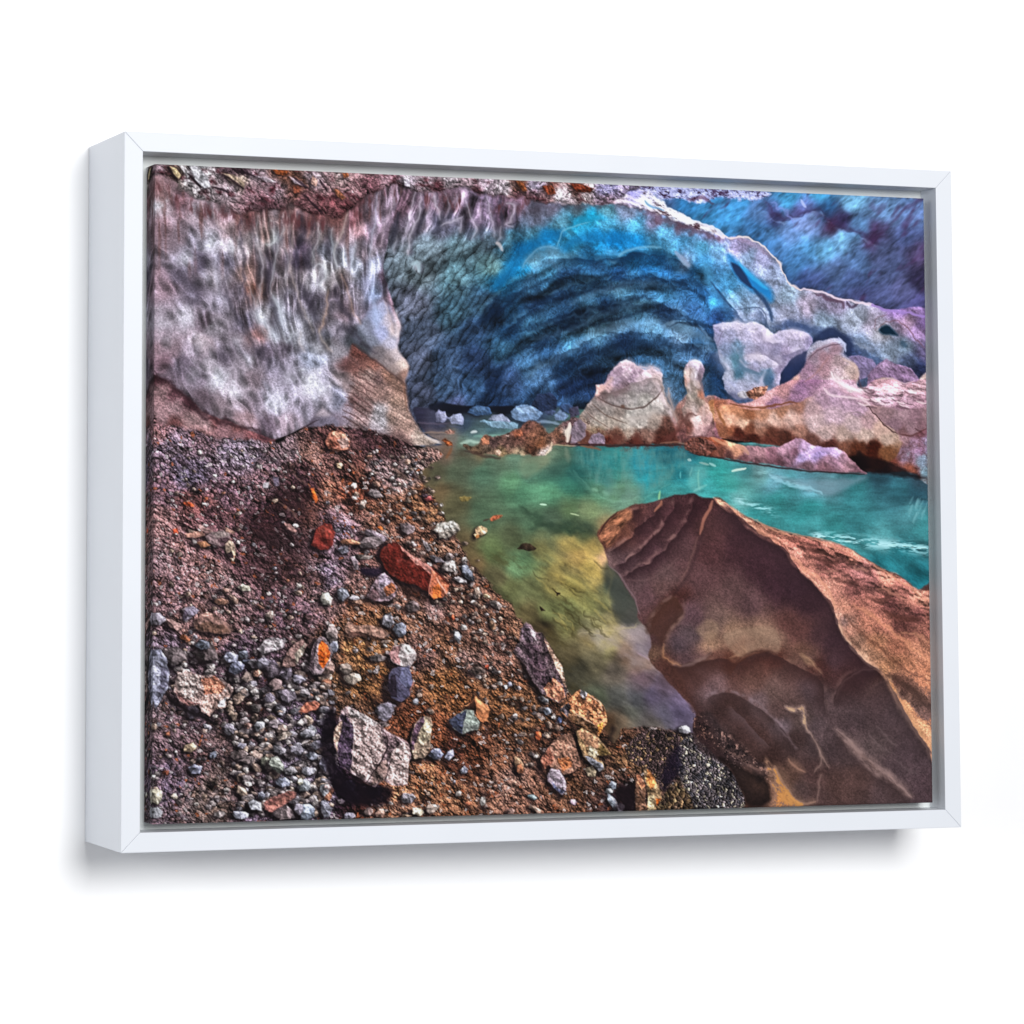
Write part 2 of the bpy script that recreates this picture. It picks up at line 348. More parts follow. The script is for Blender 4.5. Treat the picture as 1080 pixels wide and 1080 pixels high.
    xx = x+(y-200)*.28+fbm(x, y, 14, 2, 2)*3
    fl = fbm(xx, y, 6.5, 17, 3, .6, 90, 6); k = np.clip((272-y+(x-480)*.05)/45, 0, 1)*np.clip((y-198)/12, 0, 1)*np.clip((x-400)/20, 0, 1)*np.clip((553-x)/12, 0, 1)
    IMG[w] = np.clip(IMG[w]*(1+fl*.55*k)[..., None]+(np.clip(fl-.42, 0, 1)*k*.75)[..., None]*np.array((1, .92, .97)), 0, 1)
    for L, wd, al in (([(437, 203), (433, 225), (428, 246)], 1.8, .7), ([(444, 205), (441, 228), (433, 248), (431, 270)], 2, .8), ([(450, 204), (451, 222), (445, 240)], 1.6, .5), ([(456, 203), (461, 220), (464, 234)], 2.2, .8),
        ([(463, 240), (474, 236), (487, 230)], 2.6, .8), ([(487, 231), (485, 248)], 2, .6), ([(489, 210), (496, 228), (502, 242), (498, 254)], 2.4, .7), ([(513, 208), (518, 232), (521, 252)], 2.4, .6), ([(505, 215), (506, 235)], 1.6, .5),
        ([(533, 215), (542, 218), (539, 233), (533, 239), (540, 240)], 2.4, .75), ([(528, 240), (527, 252), (522, 256)], 2.6, .6), ([(431, 270), (430, 265)], 3, .8), ([(418, 250), (414, 268)], 1.5, .4), ([(412, 200), (413, 215), (406, 235)], 1.6, .5),
        ([(470, 205), (473, 222), (468, 232)], 1.5, .5), ([(480, 206), (484, 222)], 3, .45), ([(438, 286), (440, 281), (441, 288)], 3, .8)):
        fold(L, wd, (205, 198, 212), al, seed=int(L[0][0]))
    stroke([(523, 258), (527, 260), (530, 266)], 4, (205, 190, 190), .7, 2)
    stroke([(434, 280), (440, 278), (442, 288)], 5, (170, 195, 205), .7, 2.5)
    for L, wd in (([(456, 222), (462, 240), (455, 248)], 7), ([(447, 228), (438, 250)], 5), ([(495, 235), (495, 255)], 8), ([(508, 238), (508, 255)], 6), ([(527, 210), (530, 240)], 5), ([(478, 222), (472, 232)], 6), ([(420, 225), (412, 260)], 6)):
        stroke(L, wd, (62, 62, 80), .5, 3, seed=int(L[0][0]))
    # the lip of the roof and the great ribs of the vault
    brow([(556, 290), (575, 276), (600, 274), (622, 276), (646, 275), (665, 270), (690, 270), (712, 277), (728, 290), (742, 310), (750, 335)], (16, 42, 78), .45, 18, (120, 170, 200), .2, seed=3, wob=2)
    brow([(548, 330), (575, 316), (605, 304), (640, 296), (675, 292), (705, 300), (730, 318)], (14, 32, 60), .34, 8, (96, 140, 172), .2, seed=4, wob=3)
    brow([(545, 366), (575, 348), (610, 336), (650, 326), (690, 322), (720, 332), (745, 348)], (14, 30, 56), .36, 8, (100, 140, 168), .2, seed=5, wob=3)
    brow([(560, 400), (590, 376), (625, 360), (660, 352), (700, 356), (735, 370), (762, 392)], (14, 28, 52), .42, 12, (104, 138, 165), .2, seed=6, wob=3)
    brow([(530, 350), (550, 334), (570, 326)], (12, 26, 50), .5, 8, (80, 120, 150), .35, seed=7, wob=3)
    brow([(695, 347), (715, 341), (738, 348), (752, 360), (764, 376)], (22, 50, 88), .6, 6, (120, 150, 178), .5, seed=8, wob=2, side=-1)
    brow([(500, 345), (520, 318), (545, 300), (575, 288)], (14, 36, 66), .4, 9, (84, 130, 156), .3, seed=9, wob=3)
    brow([(752, 300), (764, 318), (778, 334), (790, 344), (806, 350)], (40, 72, 118), .6, 8, (165, 185, 212), .5, seed=10, wob=2)
    brow([(800, 330), (808, 340), (812, 352)], (60, 80, 120), .6, 7, (170, 178, 202), .5, seed=11)
    brow([(816, 344), (840, 342), (866, 352), (890, 362), (912, 372), (935, 384), (958, 388)], (62, 82, 124), .5, 11, (160, 162, 178), .4, seed=12, wob=3)
    # arch, right-hand face: blue slot, seams, hollow
    w, m, D = area(parse("768,272 776,276 790,290 806,302 815,312 813,322 802,314 788,306 776,292"), 3.2, 1.2); lay(w, m*.9, (26, 132, 208))
    stroke([(778, 279), (795, 297), (810, 308)], 4, (60, 190, 245), .6, 2)
    w, m, D = area(parse("771,280 780,284 788,296 793,307 782,300 775,290"), 1.2, .4); lay(w, m, (38, 64, 110))
    stroke([(793, 306), (803, 316), (812, 330), (814, 342)], 4, (32, 62, 108), .7, 2)
    stroke([(757, 308), (770, 325), (778, 334)], 2.2, (40, 80, 125), .6, 1.5)
    stroke([(775, 330), (800, 328), (808, 338), (806, 350)], 1.5, (60, 80, 115), .5, 1.2)
    stroke([(815, 348), (840, 345), (870, 355), (900, 365)], 7, (74, 94, 140), .55, 5, wob=3)
    w, m, D = area(parse("927,351 935,347 942,352 947,358 938,357 930,356"), 1.5, .5); lay(w, m, (14, 52, 78))
    stroke([(950, 364), (956, 370)], 5, (60, 90, 115), .7, 2.5)
    stroke([(926, 350), (935, 342), (955, 347), (965, 360), (975, 372)], 1.5, (120, 70, 75), .45, 1.2, wob=2)
    stroke([(925, 352), (922, 340), (935, 334)], 1.3, (120, 80, 90), .4, 1.2, wob=2)
    stroke([(860, 312), (872, 318), (888, 322), (890, 328)], 4, (90, 50, 75), .5, 2, wob=2)
    stroke([(893, 322), (898, 328), (906, 322)], 3, (70, 45, 75), .6, 1.5)
    stroke([(770, 255), (785, 256), (800, 265), (812, 275)], 5, (140, 110, 130), .4, 3, wob=2)
    stroke([(648, 216), (680, 222), (700, 234), (725, 243), (745, 250), (762, 257)], 9, (110, 70, 85), .55, 5, wob=4)
    stroke([(560, 222), (600, 218), (640, 220)], 7, (80, 70, 85), .45, 5, wob=3)
    # snow crest along the arch
    for L, wd, c in (([(560, 205), (600, 209), (640, 211), (672, 216), (690, 223), (711, 227), (728, 236), (752, 244), (762, 253)], 5.5, (235, 228, 240)),
        ([(762, 252), (774, 254), (785, 253), (803, 262), (813, 272), (822, 281), (826, 292), (833, 302), (845, 310)], 1.9, (240, 215, 205)),
        ([(845, 310), (861, 310), (876, 315), (888, 320), (905, 322), (920, 326)], 2.2, (225, 205, 215)), ([(920, 326), (940, 332), (978, 337)], 2.6, (160, 130, 200))):
        stroke(L, wd, c, .85, 1.3, taper=False, wob=1.5)
    w, m, D = area(parse("585,196 640,197 672,200 690,208 700,218 712,224 735,238 755,245 752,250 726,240 705,232 688,226 660,219 625,216 590,215"), 1.5, 2.5, 7, 2)
    x, y = X[w], Y[w]; n = fbm(x, y, 5, 3, 4, .75, 25, 2.4)
    c = colours(w, parse("590,200,170,150,165 600,210,190,170,178 620,206,235,225,232 640,202,190,180,220 650,210,215,200,215 670,205,160,155,220 680,213,225,220,245 700,222,235,228,240 720,234,235,230,240 640,216,150,110,120 750,246,240,235,240"), 4, 2)
    c = c*(1+n*.55)[..., None]; r = np.clip(-n-.15, 0, 1)[..., None]*1.3; c = c*(1-r)+np.array((92, 48, 62))/255*r
    lay(w, m*.95, np.clip(c, 0, 1))
    w, m, D = area(parse("672,196 720,197 780,200 810,205 809,212 780,214 755,212 735,217 715,211 700,214 690,208"), 1.5, 2, 6, 4)
    x, y = X[w], Y[w]; n = fbm(x, y, 4, 8, 4, .8, 15, 1.8)
    c = np.ones(x.shape+(3,))*np.array((160, 160, 205))/255*(1+n*.6)[..., None]; r = np.clip(-n-.05, 0, 1)[..., None]*1.6; r = np.clip(r, 0, 1)
    c = c*(1-r)+np.array((85, 45, 85))/255*r
    lay(w, m*.92, np.clip(c, 0, 1))
    stroke([(725, 213), (740, 212), (752, 218)], 4, (90, 40, 60), .5, 2, wob=2)
    stroke([(680, 214), (686, 220), (700, 224)], 2.5, (60, 140, 200), .6, 1.5)

def paint_wall():
    wall = """150,180 420,190 430,196 424,203 412,235 407,262 404,285 408,300 413,318 417,330 422,345 420,358 419,370 427,380 431,388 428,398 426,402 428,414 429,425 434,440 441,452
     449,460 462,467 440,470 400,462 352,458 341,455 335,441 322,450 305,458 291,463 275,459 255,451 235,442 218,437 205,426 190,413 175,401 158,392 150,385"""
    # paler muddy ice below the overhang
    w, m, D = area(parse("150,385 175,395 200,415 225,435 262,448 292,463 262,472 225,470 200,462 150,458"), 1.5, 1.5)
    x, y = X[w], Y[w]
    c = colours(w, parse("165,398,70,40,48 185,412,95,62,70 200,424,72,42,50 225,442,110,68,70 250,450,120,78,78 170,415,150,118,122 185,430,160,130,135 170,440,150,120,125 200,440,158,128,130 215,446,165,135,138 235,455,150,112,118 185,448,120,75,75 165,450,125,90,95 270,458,120,75,78 210,458,120,85,85 250,460,140,105,112 285,463,90,55,60"), 5, 3, 10)
    c = c*(1+fbm(x, y, 5, 4, 4, .65, 35, 3)*.28)[..., None]
    lay(w, m, c); grain(w, .16, 2, 1.5, m)
    a = area(parse(wall), 1.0, 1.0, 8, 1, True, 3)
    w, m, D = a; x, y = X[w], Y[w]
    c = colours(w, parse("""
     170,215,178,172,182 165,200,150,125,130 190,215,140,110,120 205,220,150,145,155 170,240,152,132,142 185,250,125,115,125 200,260,142,142,158 220,255,172,178,192 195,272,168,170,188 210,275,112,108,128
     225,280,142,142,158 240,230,170,150,160 244,240,165,150,155 245,262,186,188,198 240,275,102,102,118 190,290,104,100,116 205,310,108,104,120 170,300,160,142,156 230,320,152,152,168 250,310,122,118,132
     260,340,112,112,130 175,340,162,158,172 195,335,178,180,194 215,340,122,112,126 225,290,152,152,162 256,230,112,78,78 268,258,166,162,166 260,290,140,120,115 266,307,118,82,68 280,250,142,122,118
     290,250,192,202,204 283,268,88,80,84 283,285,86,78,88 296,262,162,152,158 300,230,150,130,130 275,335,204,212,222 270,350,140,110,110 295,332,172,182,198 290,350,192,208,220 305,290,160,155,158
     310,320,152,152,168 320,240,84,62,68 326,226,108,74,74 316,262,74,66,84 335,250,140,130,132 345,265,84,90,100 340,285,196,206,212 335,298,184,190,200 347,300,172,172,178 335,325,90,90,102
     340,340,118,114,120 325,340,130,136,146 345,352,112,118,132 313,275,66,60,78 330,318,80,78,90
     355,225,125,85,85 360,250,160,150,160 370,230,120,80,85 380,240,152,122,128 390,240,160,150,172 400,230,150,135,155 405,250,125,112,128 365,272,172,188,204 375,282,184,200,220 385,270,150,142,152
     395,280,176,192,220 395,310,166,190,230 396,340,158,166,206 385,300,152,162,188 375,310,142,142,156 360,290,128,124,124 355,310,88,82,92 365,330,118,108,118 380,335,140,136,152 372,352,70,74,84
     355,350,150,150,165 410,320,140,115,130 415,338,176,156,168 405,292,108,92,112 418,350,180,165,175
     355,370,152,156,166 360,400,132,126,130 355,420,168,178,204 366,384,122,88,88 385,360,102,114,124 400,352,156,160,192 400,370,142,152,158 415,375,188,172,178 426,388,178,158,152 410,362,165,165,185 377,358,62,72,78
     170,352,162,152,166 180,370,140,125,136 200,370,156,150,166 210,360,182,172,182 235,375,112,108,122 190,385,112,106,122 210,400,128,122,138 230,400,198,204,218 220,390,172,172,184 245,412,192,192,206
     235,425,150,140,150 215,420,100,90,100 265,400,130,122,132 280,370,108,102,118 290,385,152,152,172 290,425,194,200,220 270,435,152,146,162 282,446,118,108,124 300,445,172,162,176 310,360,152,162,172
     300,368,108,104,118 330,380,172,188,212 330,405,214,222,236 345,420,188,192,208 320,430,176,176,196 345,365,86,88,94 340,400,178,182,202 260,445,150,130,136 345,447,112,104,118 170,380,120,100,112 165,370,135,118,128
     250,395,150,148,160 305,400,150,150,168 225,345,140,140,150"""), 4.5, 3.5, 14, 2)
    # relief: lumps on the left, vertical flutes in the middle
    fl_k = np.clip((x-225)/40, 0, 1)*np.clip((400-y)/90, 0, 1)
    sx = x-.45*(y-200)*np.clip((320-x)/140, 0, 1)-.25*np.clip(y-330, 0, 200)*np.clip((x-200)/60, 0, 1)
    wx = fbm(x, y, 28, 8, 2)*4; wy = fbm(x, y, 30, 18, 2)*9
    r1 = ridge(sx+wx, y+wy, 12, 5, 88, 2.6); r2 = ridge(sx+wx*.6, y, 6.5, 15, 90, 4.2); dent = fbm(sx+wx, y+wy, 16, 33, 2, .35, 75, 1.3)
    hh = (r1-.55)*(.10+.5*fl_k)+(r2-.55)*.26*fl_k+dent*(.45-.1*fl_k)
    g0, g1 = np.gradient(hh)
    c = c*(1+hh*(.16+.20*fl_k)+np.clip((g1*.5-g0*.6)*.9, -.10, .14))[..., None]
    hot = np.clip(hh-.45, 0, 1)*.7
    c = c+hot[..., None]*np.array((.42, .43, .47))*.9
    pit = np.clip(-hh-.3, 0, .3)[..., None]; c = c*(1-pit)+np.array((92, 78, 86))/255*pit
    c = c*np.array((1.00, .945, .95))
    h2 = r2-.5
    c = c*(1+fl_k*((r2**4)*.20-((1-r2)**2)*.26)+(r1**5)*.10*(.4+fl_k))[..., None]
    dm = cells(sx+wx*1.6, y+wy, 15, 3, 66, 1.45, 1.); amp = (1-.55*fl_k)
    c = c*(1-amp*.36*np.exp(-(dm[0]/.36)**2)*(dm[2] > .25)+amp*.10*np.exp(-dm[1]/.22))[..., None]
    bp = cells(sx+wx*1.6+6, y+wy+5, 19, 6, 60, 1.2, 1.)
    c = c+(np.exp(-(bp[0]/.24)**2)*(bp[2] > .4)*.17)[..., None]*np.array((.95, .98, 1.1))
    # warm stains run down the flutes
    st = np.clip(fbm(x, y, 7, 27, 3, .6, 88, 7)-.18, 0, 1)*np.clip((300-y)/70, 0, 1)
    st = st[..., None]*1.5; c = c*(1-np.clip(st, 0, .7))+np.array((112, 76, 74))/255*np.clip(st, 0, .7)
    e = np.clip(1-D/7, 0, 1)*np.clip((y-395)/30, 0, 1)*np.clip((335-x)/20, 0, 1)
    c = c*(1-e*.30)[..., None]
    lay(w, m, np.clip(c, 0, 1))
    grain(w, .11, 5, 1.4, m)
    # stained banded cone
    w, m, D = area(parse("372,363 384,371 398,381 410,391 420,399 427,404 429,418 433,436 441,451 450,461 464,468 440,471 405,464 375,458 352,454 357,430 362,400 366,380"), 1.2, .9)
    x, y = X[w], Y[w]; m = m*np.clip((x-360+(y-400)*.12+fbm(x, y, 12, 2, 2)*6)/14, 0, 1)
    c = colours(w, parse("""378,372,118,72,66 375,385,125,85,80 392,385,140,95,85 388,398,155,130,125 385,412,140,112,108 402,400,115,92,92 410,396,150,112,98 420,406,152,118,106 400,415,140,112,106 365,410,140,120,120
     370,425,120,90,90 385,430,140,112,110 400,435,178,172,178 403,445,170,165,172 420,425,148,120,108 415,440,160,132,122 430,450,165,135,125 445,462,178,160,150 380,445,152,128,128 365,440,140,125,135 355,450,120,105,120 395,455,170,160,168 425,462,140,112,108"""), 4.5, 3, 10)
    b = fbm(x, y, 3.4, 6, 3, .6, 34, 7); c = c*(1+b*.26+fbm(x, y, 5, 9, 4, .7)*.16)[..., None]
    lay(w, m, np.clip(c, 0, 1)); grain(w, .16, 7, 1.4, m)
    for k in range(9):
        y0 = 388+k*6.4; x0 = 372-k*1.6
        stroke([(x0, y0), (x0+14, y0+7), (x0+28, y0+16+k*.4)], 1.7, (88, 58, 58), .5, 1, wob=1.2, seed=k)
    stroke([(408, 388), (424, 402), (427, 420), (430, 436)], 2, (120, 82, 66), .5, 1.2)
    stroke([(371, 363), (382, 371), (400, 384), (418, 398), (427, 405)], 2.2, (78, 50, 50), .7, 1.2)
    stroke([(370, 358), (380, 368), (396, 379)], 4, (52, 56, 62), .55, 2.5)
    stroke([(448, 461), (458, 466), (466, 468), (472, 466)], 3, (205, 195, 190), .7, 1.2)
    # the smooth arm of ice that reaches over the cone, and the low lobe beside it
    block(parse("370,356 380,342 392,325 404,318 412,325 418,338 421,350 419,362 420,372 427,380 431,388 429,398 426,404 418,399 406,388 394,379 382,370 373,363"),
        parse('''376,356,96,98,110 385,345,140,142,160 392,360,128,130,146 398,335,160,166,196 405,326,158,158,184 410,338,178,170,185 416,348,195,182,188 402,352,158,160,190 412,362,172,168,186 400,372,120,112,118 410,380,140,128,132 418,374,185,172,178 425,386,192,176,172 428,396,150,122,116 418,392,150,135,136 384,366,84,84,92 420,400,118,98,96'''), 3, 1.5, .05, .15, 31, soft=2.2)
    block(parse("320,452 330,440 340,430 350,438 362,450 372,458 350,458 335,452"), parse("326,447,98,88,102 340,435,150,138,148 340,447,112,104,120 352,448,120,112,128 362,455,120,105,115"), 3, 1.5, .05, .12, 33, soft=1.6)
    # ridges and furrows of the wall
    for L, wd, cc, al in (([(270, 228), (271, 255), (276, 275), (275, 300), (270, 322)], 3, (190, 188, 196), .55), ([(285, 232), (288, 248), (296, 252)], 2.4, (200, 205, 210), .6), ([(298, 224), (299, 240), (292, 262), (288, 285), (285, 305), (291, 320), (300, 345)], 2.3, (190, 192, 200), .65),
        ([(306, 224), (308, 255), (305, 280), (310, 300), (320, 330), (330, 350)], 2, (182, 165, 160), .55), ([(327, 226), (324, 250)], 1.8, (165, 120, 110), .6), ([(334, 235), (336, 250), (331, 262), (328, 280)], 2.2, (185, 185, 190), .6),
        ([(345, 306), (343, 333), (336, 350)], 1.8, (190, 150, 120), .6), ([(300, 262), (303, 275), (300, 300)], 2, (160, 160, 170), .5), ([(262, 300), (268, 320), (272, 335), (278, 352)], 2.6, (190, 195, 210), .5), ([(227, 265), (226, 285), (230, 305), (240, 325)], 2.2, (185, 185, 200), .4),
        ([(330, 282), (338, 280), (343, 292), (336, 300), (343, 307)], 3, (215, 220, 226), .75), ([(291, 250), (286, 258), (278, 258)], 4, (205, 215, 215), .65), ([(288, 312), (294, 325), (297, 345)], 4, (205, 215, 225), .6), ([(275, 335), (282, 345), (290, 356)], 5, (212, 218, 230), .65),
        ([(365, 214), (364, 238), (352, 262), (354, 280)], 2.2, (195, 185, 180), .7), ([(398, 204), (394, 240), (389, 275), (390, 300)], 2.4, (195, 200, 222), .6), ([(374, 255), (371, 272), (369, 290)], 2.4, (205, 215, 230), .5), ([(413, 200), (414, 215), (405, 242), (402, 262)], 2, (185, 170, 180), .5),
        ([(350, 240), (350, 262), (356, 285)], 2.4, (195, 205, 215), .6), ([(359, 290), (368, 312), (372, 330), (380, 342)], 1.7, (190, 150, 125), .55), ([(392, 290), (394, 320), (398, 350)], 5, (180, 200, 238), .5), ([(405, 318), (411, 338), (416, 352)], 1.8, (205, 180, 175), .6), ([(417, 328), (421, 345), (417, 358)], 1.8, (225, 210, 210), .7),
        ([(222, 222), (230, 238), (240, 245)], 2, (195, 180, 180), .4), ([(336, 345), (340, 362), (350, 372)], 1.6, (195, 175, 160), .6), ([(318, 350), (316, 362), (322, 372)], 2, (190, 175, 170), .5), ([(297, 350), (302, 362), (308, 352)], 2, (205, 212, 222), .6)):
        fold(L, wd, cc, al, seed=int(L[0][0]), side=1 if int(L[0][0]) % 2 else -1)
    for L, wd, al in (([(252, 225), (253, 250), (257, 270), (256, 300), (262, 325)], 4, .45), ([(279, 262), (283, 280), (282, 300), (277, 312)], 6, .5), ([(313, 225), (318, 245), (313, 270), (314, 295), (324, 320), (334, 345)], 7, .5), ([(327, 250), (324, 275), (326, 300)], 4, .4),
        ([(243, 262), (238, 285), (236, 305), (245, 325), (258, 350)], 5, .3), ([(343, 250), (346, 270)], 6, .4), ([(321, 310), (330, 325), (336, 345)], 6, .4), ([(303, 300), (300, 320), (306, 345)], 3.5, .35), ([(203, 262), (212, 278), (205, 290)], 8, .25), ([(182, 285), (195, 296), (208, 312), (200, 322)], 9, .28), ([(353, 300), (356, 320), (368, 335), (374, 352)], 6, .5),
        ([(352, 355), (362, 345), (372, 352), (384, 364), (398, 374)], 5, .4), ([(232, 372), (238, 380)], 7, .3), ([(270, 374), (280, 368)], 8, .3), ([(262, 352), (272, 372), (284, 380), (280, 395)], 5, .3), ([(300, 365), (305, 372)], 8, .3), ([(408, 285), (404, 305), (410, 322)], 4, .35), ([(384, 250), (380, 275)], 4, .25)):
        stroke(L, wd, (60, 54, 68), al, wd*.6, wob=2, seed=int(L[0][0]))
    for cx, cy, r, al in ((165, 216, 6, .7), (222, 256, 6, .5), (194, 273, 7, .4), (244, 262, 5, .55), (230, 400, 8, .5), (245, 412, 6, .45), (290, 424, 9, .4), (328, 403, 9, .55), (340, 410, 6, .4), (275, 335, 4, .5), (262, 380, 6, .35), (210, 362, 9, .3), (196, 334, 8, .3), (168, 340, 8, .3), (205, 395, 9, .2), (305, 398, 8, .3), (250, 360, 7, .3), (312, 352, 6, .3), (335, 368, 8, .4), (176, 360, 8, .2)):
        w = window(cx-r*2.5, cy-r*2.5, cx+r*2.5, cy+r*2.5); x, y = X[w], Y[w]
        q = np.exp(-((x-cx)**2+(y-cy)**2*.8)/(r*r)*(1+fbm(x, y, 6, int(cx), 3)*.8))*al
        lay(w, q, np.ones(x.shape+(3,))*np.array((225, 228, 238))/255*(1+fbm(x, y, 2.2, 8, 2)*.25)[..., None])
    # dark furrow under the overhang
    stroke([(160, 391), (178, 404), (196, 420), (212, 436), (235, 444), (258, 452), (285, 463)], 5, (58, 34, 42), .6, 3, wob=3)
    stroke([(290, 464), (306, 459), (322, 450), (336, 443)], 1.6, (50, 32, 38), .6, 1.4)
    # edge of the wall against the cave
    stroke([(428, 402), (430, 422), (436, 442), (446, 458)], 2.5, (60, 50, 62), .35, 2)
    # ---- debris along the top
    w, m, D = area(parse("""150,160 640,190 660,205 640,216 610,217 585,216 560,213 530,208 505,207 490,200 470,202 440,203 420,197 408,198 396,203 384,210 376,220 362,226 352,232 342,228 332,226 318,222 305,216
     298,222 280,221 262,224 252,226 243,222 236,214 222,214 212,208 204,208 196,202 186,196 178,188 168,183 158,186 150,190"""), 1.8, 2.6, 8, 6, True, 3)
    x, y = X[w], Y[w]
    c = colours(w, parse("165,178,132,108,118 180,180,95,60,62 185,180,170,155,130 195,183,148,140,148 212,185,165,165,170 222,190,140,125,130 240,180,90,65,75 255,178,60,40,50 252,192,160,140,125 240,200,150,128,138 270,185,150,128,138 260,205,130,95,105 290,200,140,115,125 280,215,110,70,80 300,182,120,75,60 312,198,110,68,55 320,210,110,70,75 330,190,150,130,140 345,200,150,115,120 340,215,105,60,65 360,190,150,125,125 370,200,130,95,100 380,185,140,105,110 390,195,120,75,85 355,212,110,60,65 365,218,100,50,55 428,192,180,165,180 410,190,130,100,110 450,192,150,130,140 470,190,175,160,170 490,196,150,125,135 510,200,160,140,155 530,200,165,150,160 548,197,130,80,60 550,206,110,70,80 565,198,150,140,165 580,202,140,80,70 590,208,200,190,200 575,208,130,95,100 612,200,110,62,52 620,205,200,180,185 600,212,180,160,170 640,204,150,145,200 640,212,150,120,140 560,210,110,75,85 500,206,110,60,70 460,200,110,60,70 420,197,95,50,60"), 4, 4, 12, 4)
    d1, gp, idn, ox, oy = cells(x+4*fbm(x, y, 9, 2, 2), y+4*fbm(x, y, 9, 5, 2), 2.3, 2, 28, 3.4)
    d2_, gp2, id2, ox2, oy2 = cells(x+5*fbm(x, y, 12, 2, 2), y+5*fbm(x, y, 12, 6, 2), 5, 5, 32, 3.2)
    c = c*(1+(idn-.5)*.42+(ox*.5-oy)*.22+(id2-.5)*.40+(np.clip(gp2/.4, 0, 1)-.6)*.2)[..., None]; c = c-(c-c.mean(-1, keepdims=True))*.18
    dk = np.clip(fbm(x, y, 6, 12, 3, .6, 30, 2)-.25, 0, 1)[..., None]*1.1; c = c*(1-dk)+np.array((84, 40, 48))/255*dk
    c = c*(1-np.exp(-np.clip(D, 0, 30)/4.)*.42)[..., None]
    c = c*(1+fbm(x, y, 2.2, 30, 2, .7)*.3)[..., None]
    lay(w, m, np.clip(c, 0, 1))
    for pts, cc in (("198,174 206,174 218,188 221,196 214,198 205,190", (168, 166, 172)), ("178,175 184,176 189,184 187,188 181,183", (180, 160, 125)), ("187,173 193,174 200,184 196,187", (160, 155, 158)), ("232,182 244,184 257,192 256,198 243,192", (160, 140, 122)),
        ("287,178 304,180 301,184 296,185 290,183", (128, 66, 36)), ("307,196 316,196 315,203 309,204", (120, 66, 50)), ("351,199 356,200 364,209 360,211 353,206", (135, 85, 62)), ("544,192 552,194 556,203 551,203", (135, 76, 46)), ("601,196 612,196 626,201 622,205 608,204", (128, 56, 36)), ("329,186 334,190 333,198 327,194", (165, 130, 120)), ("425,188 431,190 432,198 426,197", (205, 195, 210)), ("571,198 582,198 586,206 577,207", (130, 62, 40)), ("360,183 366,182 367,187 362,188", (165, 95, 60)), ("268,185 280,186 290,192 280,192", (165, 150, 160)), ("304,186 318,192 322,197 310,194", (155, 140, 150))):
        rock(parse(pts), cc, (), .2, (-1.5, 1.5), seed=int(cc[0]), wob=.6)
    for L in ([(196, 182), (206, 192), (212, 197)], [(221, 197), (232, 199), (240, 203)], [(244, 178), (258, 182), (268, 186)], [(308, 186), (316, 193), (325, 200)], [(336, 190), (344, 202)], [(233, 183), (245, 191), (256, 199)], [(175, 176), (186, 190)], [(318, 204), (334, 220), (340, 226)]):
        stroke(L, 2.6, (45, 28, 38), .75, 1.2, seed=int(L[0][0]))
    # fringe of dirt below the debris
    w = window(150, 180, 560, 250); x, y = X[w], Y[w]
    k = np.clip(fbm(x, y, 5, 33, 3, .6, 90, 3)-.05, 0, 1)*1.4
    yb = np.interp(x.ravel(), [150, 180, 205, 235, 260, 300, 340, 365, 385, 410, 440, 500, 560], [190, 200, 212, 220, 228, 224, 232, 228, 212, 200, 206, 210, 214]).reshape(x.shape)
    k = k*np.clip(1-np.abs(y-yb-6)/13, 0, 1)
    lay(w, np.clip(k, 0, .8), (100, 56, 60))
